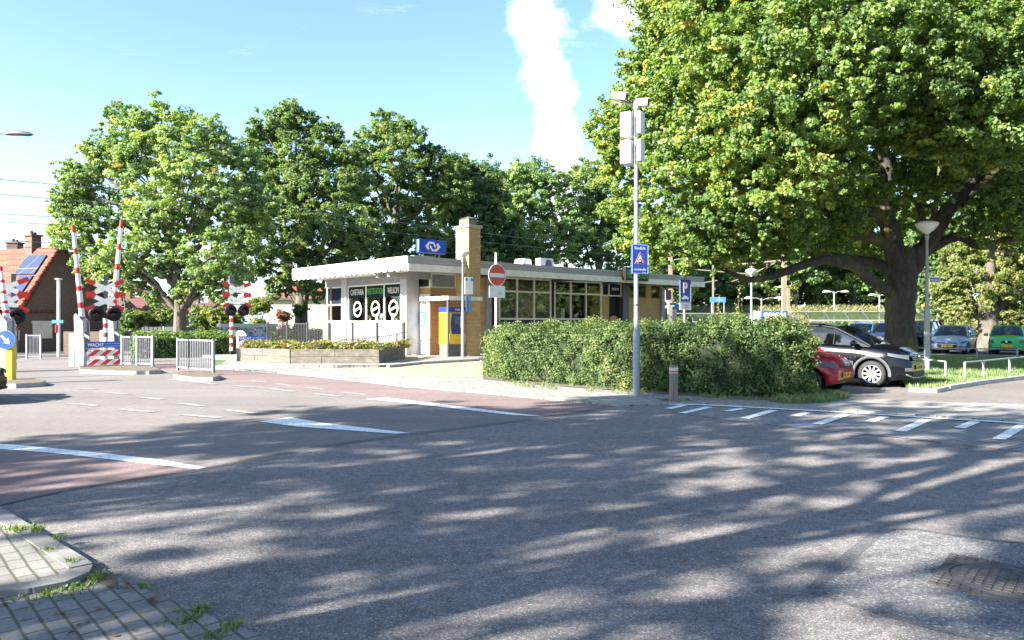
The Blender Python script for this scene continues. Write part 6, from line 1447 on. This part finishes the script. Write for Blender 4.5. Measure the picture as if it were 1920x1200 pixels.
# ================= HEDGES, SHRUBS, GRASS =================
def boxhedge(name, label, path, depth, heights, leaf, mat, lai=2.6, cat='hedge', wob=.22, core=True, tone=0, group=None):
    """path: front edge points (x,y); body extends to the left-hand side by depth (per point)"""
    pts = [Vector(p) for p in path]; nd = len(pts)
    t = thing(name, label, cat, (pts[0].x, pts[0].y, 0), 0, group); o0 = Vector((pts[0].x, pts[0].y))
    segs = [(pts[i+1]-pts[i]).length for i in range(nd-1)]; tot = sum(segs)
    def at(s):
        q = s*tot
        for i, L_ in enumerate(segs):
            if q <= L_ or i == nd-2:
                u = min(1, max(0, q/L_)); d = (pts[i+1]-pts[i]).normalized(); return pts[i].lerp(pts[i+1], u)-o0, Vector((-d.y, d.x)), depth[i]+(depth[i+1]-depth[i])*u, heights[i]+(heights[i+1]-heights[i])*u
            q -= L_
    H_ = sum(heights)/nd; Dp = sum(depth)/nd; area = tot*(H_*2+Dp)+2*H_*Dp
    n = int(area*lai/(.5*leaf*leaf*.6)); s = RNG.random(n); per = 2*H_+Dp; u = RNG.random(n)*per
    # clumpy noise
    X = np.empty((n, 3)); Nn = np.empty((n, 3)); endm = RNG.random(n) < (2*H_*Dp/area)
    tab = [at(k/200) for k in range(201)]
    bp = np.array([[a[0].x, a[0].y] for a in tab]); bn = np.array([[a[1].x, a[1].y] for a in tab]); bd = np.array([a[2] for a in tab]); bh = np.array([a[3] for a in tab])
    s = np.where(endm, np.where(RNG.random(n) < .5, 0.0, 1.0), s)
    q_ = s*200; gx_ = np.arange(201); I_ = lambda a: np.interp(q_, gx_, a); p = np.stack([I_(bp[:, 0]), I_(bp[:, 1])], 1); nn = np.stack([I_(bn[:, 0]), I_(bn[:, 1])], 1); d = I_(bd); h = I_(bh)
    tg = np.stack([nn[:, 1], -nn[:, 0]], 1)
    f = u/per*(2*h+d)
    front = (f < h)&~endm; topm = (f >= h)&(f < h+d)&~endm; backm = ~front&~topm&~endm
    off = np.where(front, 0, np.where(topm, f-h, np.where(backm, d, RNG.random(n)*d))); z = np.where(front, f, np.where(topm, h, np.where(backm, f-h-d, RNG.random(n)*h)))
    nx = np.where(front[:, None], -nn, np.where(backm[:, None], nn, np.where(endm[:, None], tg*np.where(s < .5, -1, 1)[:, None], 0))); nz = np.where(topm, 1.0, .25)
    # round the shoulders
    e = np.minimum(off, d-off); rs = np.clip(1-(h-z)/.35, 0, 1)*np.clip(1-e/.35, 0, 1); 
    sc_ = s*tot
    bump = wob*1.15*(.5*np.sin(sc_*3.1+z*4)+.4*np.sin(sc_*7.3-z*6+off*3)+.5*np.sin(sc_*1.3+off*2.2)+.35*np.sin(z*9+sc_*11)) 
    g = RNG.normal(size=n)*.05+bump*.55-RNG.random(n)**2*.25
    X[:, :2] = p+nn*off[:, None]+nx*g[:, None]; X[:, 2] = z+nz*g*topm-rs*.18
    X[:, 2] = np.maximum(X[:, 2], .03)
    Nn[:, :2] = nx; Nn[:, 2] = nz; Nn = Nn*.9+RNG.normal(size=(n, 3))*.75+[0,0,.3]
    V = .45+RNG.normal(0, .2, n)+bump*.9+tone+.14*np.sin(sc_*9+z*13)*np.sin(sc_*4.3-z*7)
    if wob > .2:  # loose shoots standing off the clipped surface
        k = int(tot*26); si = RNG.random(k); ii = (si*200).astype(int); oo = RNG.random(k)*bd[ii]; per_ = 14
        bx = bp[ii]+bn[ii]*oo[:, None]; q = RNG.random((k, per_)); ln = RNG.uniform(.12, .38, k)
        S = np.empty((k, per_, 3)); S[:, :, :2] = bx[:, None, :]+RNG.normal(size=(k, 1, 2))*q[:, :, None]*.09+RNG.normal(size=(k, per_, 2))*.03; S[:, :, 2] = bh[ii][:, None]-.16+q*ln[:, None]
        S = S.reshape(-1, 3); X = np.concatenate([X, S]); Nn = np.concatenate([Nn, RNG.normal(size=S.shape)+[0,0,.5]]); V = np.concatenate([V, RNG.normal(.6, .15, len(S))])
        k = int(tot*40); si = RNG.random(k); ii = (si*200).astype(int); q = RNG.random((k, per_)); ln = RNG.uniform(.08, .28, k); zz = RNG.random(k)*bh[ii]*.92+.05
        S = np.empty((k, per_, 3)); S[:, :, :2] = bp[ii][:, None, :]-bn[ii][:, None, :]*(q*ln[:, None])[:, :, None]+RNG.normal(size=(k, per_, 2))*.035; S[:, :, 2] = zz[:, None]+q*ln[:, None]*.6+RNG.normal(size=(k, per_))*.03
        S = S.reshape(-1, 3); S[:, 2] = np.maximum(S[:, 2], .05); X = np.concatenate([X, S]); Nn = np.concatenate([Nn, RNG.normal(size=S.shape)+[-.4,-.6,.5]]); V = np.concatenate([V, RNG.normal(.6, .15, len(S))])
    leaf_mesh(X, Nn, leaf, .6, V, 'foliage', mat, t)
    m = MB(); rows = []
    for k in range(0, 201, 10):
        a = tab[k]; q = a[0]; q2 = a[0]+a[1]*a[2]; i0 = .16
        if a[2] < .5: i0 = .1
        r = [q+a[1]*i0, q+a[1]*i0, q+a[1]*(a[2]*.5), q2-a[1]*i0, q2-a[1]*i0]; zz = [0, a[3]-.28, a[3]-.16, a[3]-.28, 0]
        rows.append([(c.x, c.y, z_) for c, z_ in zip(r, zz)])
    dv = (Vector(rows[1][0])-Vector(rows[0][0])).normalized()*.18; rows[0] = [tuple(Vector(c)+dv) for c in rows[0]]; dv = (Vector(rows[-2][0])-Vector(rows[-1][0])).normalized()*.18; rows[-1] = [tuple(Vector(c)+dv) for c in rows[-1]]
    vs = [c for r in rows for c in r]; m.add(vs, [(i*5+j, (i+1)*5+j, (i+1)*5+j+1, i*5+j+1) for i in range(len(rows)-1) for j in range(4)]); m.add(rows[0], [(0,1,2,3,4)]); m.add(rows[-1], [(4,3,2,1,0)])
    m.build('dark_core', base('hedge_core', (.022,.03,.014), .95), t)  # solid dark core added inside the hedge to block the view through
    return t
hp = [G(912, 703, .04), G(950, 713, .04), G(1080, 722, .04), G(1200, 732, .04), G(1350, 742, .04), G(1475, 747, .04), G(1525, 744, .04)]
hgt = [P(0, 622, 22).z, P(0, 613, 21.5).z, P(0, 614, 20).z, P(0, 610, 18.9).z, P(0, 603, 17.8).z, P(0, 603, 17.0).z, P(0, 622, 16.6).z]
boxhedge('laurel_hedge', 'large glossy laurel hedge between the pavement and the station, half in sun', [tuple(p.xy) for p in hp], [1.7,2.2,2.2,2.0,1.6,1.1,.7], hgt, .058, HEDL, lai=2.4, wob=.24)
p0, p1 = G(256, 668), G(445, 668)
boxhedge('beech_hedge', 'long clipped dark green hedge behind the crossing fences', [(P(256,0,34).x, 34), (P(445,0,36.5).x, 36.5)], [1.2,1.2], [1.2,1.2], .11, MIDL, wob=.07, lai=2.4)
boxhedge('beech_hedge', 'clipped hedge seen through the black terrace fence', [(P(505,0,43.5).x, 43.5), (P(604,0,44.5).x, 44.5)], [1,1], [1.25,1.25], .13, MIDL, wob=.08, lai=2.2)
def bush(label, px, py, d, rpx, mat, leaf=.16, name='shrub', fl=.8, group='garden shrubs behind the crossing', lai=2.2):
    p = P(px, py, d); r = rpx*d/F; t = thing(name, label, 'shrub', (p.x, d, 0), 0, group)
    lb = [(random.uniform(-.5,.5)*r, random.uniform(-.4,.4)*r, p.z+random.uniform(-.35,.3)*r, r*random.uniform(.45,.7)) for _ in range(5)]+[(random.uniform(-.5,.5)*r, 0, max(.3, p.z*.5), r*.6) for _ in range(2)]
    C, Nn, V = lobes_leaves(lb, leaf, lai, .35); C[:, 2] = np.maximum(C[:, 2], .03); leaf_mesh(C, Nn, leaf, .65, V, 'foliage', mat, t)
    m = MB()
    for l in lb: m.tube(limb_path((0,0,0), l[:3], 4), [.05,.04,.03,.02,.01], 5)
    m.build('stems', BARK2, t)
for a in [('yellow green shrub rising over the hedge beside the small crossbuck', 405, 600, 50, 34, LIML), ('dark evergreen shrub right of the big trunk', 372, 590, 52, 26, DARL), ('pale shrub between the far roofs and the hedge', 300, 590, 54, 28, LIML), ('light shrub under the near edge of the tree canopy', 262, 595, 50, 20, LIML), ('tall pale shrub against the cream bungalow wall', 485, 575, 58, 24, LIML), ('yellowish shrub seen behind the twin lights', 440, 600, 52, 26, LIML), ('green shrub behind the garden shed', 245, 600, 60, 26, MIDL), ('reddish shrub against the cream wall', 535, 590, 57, 16, leafmat('red_shrub', [(0,(.12,.06,.05)),(1,(.3,.17,.14))]))]: bush(*a)
for i, (px, py, d, r, mt_) in enumerate([(1560,625,62,28,MIDL),(1610,632,60,28,LIML),(1735,625,58,20,LIML),(1790,630,58,26,LIML),(1835,632,60,30,LIML),(1885,632,60,30,MIDL),(1935,630,58,30,LIML),(1690,628,60,26,MIDL),(1980,630,56,34,MIDL)]):
    bush(['undergrowth bush behind the bright blue car', 'light undergrowth bush just left of the oak trunk', 'light undergrowth bush just right of the white lamp post', 'light undergrowth bush behind the silver car roof', 'light undergrowth bush between silver car and pale trunk', 'green undergrowth bush behind the green car', 'light undergrowth bush at the right edge beside the green car', 'undergrowth bush hidden behind the oak trunk', 'undergrowth bush past the right edge behind the green car'][i], px, py, d, r, mt_, .24, group='undergrowth behind the car park')
# ivy on the small tree trunk by the bungalow, hanging leaves
bush('ivy thicket clinging round the dark tree trunk beside the snack bar', 563, 580, 49.3, 16, DARL, .18, name='ivy')
# wild grass embankment
EM = leafmat('wild_grass', [(0, (.05,.075,.025)), (.5, (.12,.14,.045)), (1, (.22,.2,.09))], .3, .03)
m = MB(); ea, eb = P(1230, 0, 76), P(2300, 0, 70)
m.add([(ea.x, 74, -.05), (eb.x+8, 66, -.05), (eb.x+8, 72, 3.0), (ea.x, 80, 3.0), (eb.x+8, 110, 3.2), (ea.x, 110, 3.2)], [(0,1,2,3), (3,2,4,5)]); tag(m.build('embankment', GRASS), kind='structure')
def blades(name, P0, Hh, mat, wd=.03, lean=.35, kind='stuff', tone=.5, label=None, parent=None):
    n = len(P0); a = RNG.random(n)*2*PI; h = Hh*RNG.uniform(.5, 1.3, n); V = np.empty((n, 4, 3), dtype=np.float32)
    d = np.stack([np.cos(a), np.sin(a), np.zeros(n)], 1); b2 = RNG.random(n)*2*PI; le = np.stack([np.cos(b2), np.sin(b2), np.zeros(n)], 1)*(h*lean*RNG.random(n))[:, None]
    up = np.zeros((n, 3)); up[:, 2] = h
    V[:, 0] = P0-d*wd/2; V[:, 1] = P0+d*wd/2; V[:, 2] = P0+up*.6+le*.4+d*wd*.35; V[:, 3] = P0+up+le
    me = bpy.data.meshes.new(name); me.vertices.add(4*n); me.vertices.foreach_set('co', V.ravel()); me.loops.add(4*n); me.loops.foreach_set('vertex_index', np.arange(4*n, dtype=np.int32)); me.polygons.add(n)
    me.polygons.foreach_set('loop_start', np.arange(0, 4*n, 4, dtype=np.int32)); me.polygons.foreach_set('loop_total', np.full(n, 4, dtype=np.int32)); me.update(calc_edges=True)
    at = me.attributes.new('leaf', 'FLOAT', 'FACE'); at.data.foreach_set('value', np.clip(tone+RNG.normal(0, .22, n), 0, 1).astype(np.float32)); me.materials.append(mat)
    o = bpy.data.objects.new(name, me); COL.objects.link(o)
    if kind: o['kind'] = kind
    if parent: o.parent = parent
    return o
n = 60000; u = RNG.random(n); v_ = RNG.random(n); x = ea.x+(eb.x+8-ea.x)*u; y = 74-8*u+v_*6; blades('wild_grass', np.stack([x, y, v_*3.0], 1), .55, EM, .045, 1.2)
GR = leafmat('grass_blade', [(0, (.045,.09,.02)), (.6, (.09,.15,.035)), (1, (.2,.22,.08))], .3, .05)
def poly_pts(poly, n):
    xs = [p[0] for p in poly]; ys = [p[1] for p in poly]; out = []
    P_ = np.stack([RNG.uniform(min(xs), max(xs), n*3), RNG.uniform(min(ys), max(ys), n*3)], 1); ins = np.zeros(len(P_), bool); j = len(poly)-1
    for i in range(len(poly)):
        xi, yi = poly[i]; xj, yj = poly[j]; c = ((yi > P_[:, 1]) != (yj > P_[:, 1]))&(P_[:, 0] < (xj-xi)*(P_[:, 1]-yi)/(yj-yi+1e-9)+xi); ins ^= c; j = i
    return P_[ins][:n]
q = poly_pts([tuple(G(*p, .1).xy) for p in gp], 60000); blades('lawn_grass', np.column_stack([q, np.full(len(q), .1)]), .07, GR, .012)
# rough grass at the foot of the hedge and below the cars
q = poly_pts([tuple(G(*p, .04).xy) for p in [(1440,753),(1480,744),(1545,738),(1580,741),(1590,747),(1545,755),(1480,757)]], 4200); q2 = q[RNG.random(len(q)) < .8]
blades('verge_grass', np.column_stack([q2, np.full(len(q2), .035)]), .12, GR, .012, .8)
q = poly_pts([tuple(G(*p, .04).xy) for p in [(915,717),(1000,727),(1200,741),(1400,751),(1450,752),(1400,746),(1200,736),(1000,722),(915,712)]], 2600); q = q[(np.sin(q[:, 0]*3.1)+np.sin(q[:, 0]*7.7)) > .1]
blades('verge_grass', np.column_stack([q, np.full(len(q), .03)]), .1, GR, .012, .8)
p_ = pp_; n = 9000; s = RNG.random(n); k_ = np.where(s < .12, 0, np.where(s < .6, 1, 2))
A0 = np.array([tuple(p) for p in pp_]); u = RNG.random(n)[:, None]; q = A0[k_]*(1-u)+A0[k_+1]*u+RNG.random(n)[:, None]*np.array([[.15, 1.7]])+np.array([[0, .25]])
PLB = leafmat('planter_leaf', [(0, (.03,.06,.015)), (.5, (.10,.13,.03)), (.8, (.2,.2,.06)), (1, (.25,.11,.1))])
t = thing('planter_plants', 'low yellow green ground cover filling the concrete planter', 'plants', (0, 0, FORE+.38)); t['kind'] = 'stuff'
leaf_mesh(np.column_stack([q, .05+RNG.random(n)**1.5*.36+.05*np.sin(q[:, 0]*4)]), RNG.normal(size=(n, 3))+[0,-.3,.6], .12, .5, RNG.random(n), 'foliage', PLB, t)
# weeds: small separate tufts
def weed(label, x, y, z, r, n, h=.08, name='weed_tuft'):
    h *= .55; n = int(n*.75); t = thing(name, label, 'weed', (x, y, z), 0, 'weeds growing from the joints')
    q = RNG.normal(size=(n, 2))*r*.5; q = q*(1+.6*np.sin(q[:, :1]*60)); blades('leaves', np.column_stack([q, np.zeros(n)]), h, GR, .009, 1.2, None, .55, parent=t)
for px, py, r, n, h, lb in [(1248,752,.16,160,.10,'weed tuft at the left foot of the wooden bollard'),(1288,752,.13,140,.1,'weed tuft at the right foot of the wooden bollard'),(1362,751,.1,60,.04,'tiny weed on the pavement right of the bollard'),(1090,753,.13,80,.05,'small weed at the edge of the red cycle path'),(180,1082,.07,240,.07,'bright grass tuft at the rounded kerb corner'),(90,1110,.12,300,.05,'low moss and grass along the kerb foot'),(145,1098,.1,240,.05,'grass strip on the round kerb end'),(30,1002,.09,220,.05,'grass growing in the raised pavement joint by the left edge'),(68,1003,.07,160,.06,'grass tuft by the kerb stone at the left'),(105,1020,.03,70,.06,'little broad weed in the gutter'),(270,1098,.035,90,.05,'small weed at the asphalt edge beyond the corner'),(352,1160,.09,260,.035,'flat weed patch in the lower paving'),(400,1190,.06,170,.04,'weed patch nearest the bottom edge of the photo'),(372,1142,.06,200,.045,'weed strip where the asphalt meets the paving'),(430,1172,.06,170,.04,'last weed along the asphalt edge at the bottom'),(130,1063,.035,80,.04,'tiny weed in the kerb stone joint'),(90,1040,.04,90,.035,'thin weed among the raised tiles')]:
    p = G(px, py, .02); weed(lb, p.x, p.y, .06 if (px < 140 and 990 < py < 1100) else .03 if py < 800 else .012, r*1.3, n, h)
# fallen leaves as litter
n = 1500; q = RNG.random((n, 2)); 
P1 = []
for i in range(520):
    px = RNG.uniform(900, 1450); b = np.interp(px, [900,1080,1200,1400,1500], [708,728,738,752,756]); g_ = G(px, b+RNG.normal(0, 4)+1, .03); P1.append((g_.x, g_.y, .047))
for i in range(16):
    py_ = RNG.uniform(1105, 1195); g_ = G(RNG.uniform(0, np.interp(py_, [1105, 1195], [240, 460])), py_, .012); P1.append((g_.x, g_.y, .019))
for i in range(40):
    g_ = G(*[(x+RNG.normal(0, 9), y+RNG.normal(0, 4)) for x, y in [((50, 987), (115, 1030), (205, 1085), (235, 1100), (290, 1125))[i % 5]]][0], .02); P1.append((g_.x, g_.y, .03))
LIT = leafmat('fallen_leaf', [(0, (.07,.045,.025)), (.5, (.14,.09,.05)), (1, (.24,.15,.07))])
C = np.array(P1); o = leaf_mesh(C, RNG.normal(size=(len(C), 3))*.09+[0,0,1], .045, .6, RNG.random(len(C)), 'fallen_leaves', LIT); tag(o, kind='stuff')
p = G(1409, 740, .03); t = thing('litter', 'crumpled white paper on the pavement below the hedge', 'litter', tuple(p))
m = MB().lathe([(.001,0),(.09,.02),(.12,.05),(.07,.08),(.02,.09)], n=9, smooth=False); m.v = [(a*random.uniform(.7,1.3), b*random.uniform(.7,1.3), c*random.uniform(.7,1.3)) for a, b, c in m.v]; m.build('paper', WHITE, t)
# tall thin weeds above the hedge
for px, yb, yt, lb in ((1347, 600, 555, 'tall thin weed with pale leaves in front of the station name sign'), (1382, 600, 535, 'tall slender seed stalk above the hedge')):
    a, b = P(px, yb, 21), P(px+(6 if px > 1360 else 0), yt, 21); t = thing('tall_weed', lb, 'weed', (a.x, 21, 0)); 
    MB().tube([(0,0,0), (0,0,a.z), (b.x-a.x, 0, b.z)], [.012,.01,.004], 5).build('stem', BARK2, t)
    n = 70; s = RNG.random(n); C = np.stack([(b.x-a.x)*s, np.zeros(n), a.z+(b.z-a.z)*s], 1)+RNG.normal(size=(n, 3))*.045; leaf_mesh(C, RNG.normal(size=(n, 3))+[0,0,.5], .07, .4, RNG.random(n)*.4+.5, 'leaves', LIML, t)

print('FACES', sum(len(m.polygons) for m in bpy.data.meshes))
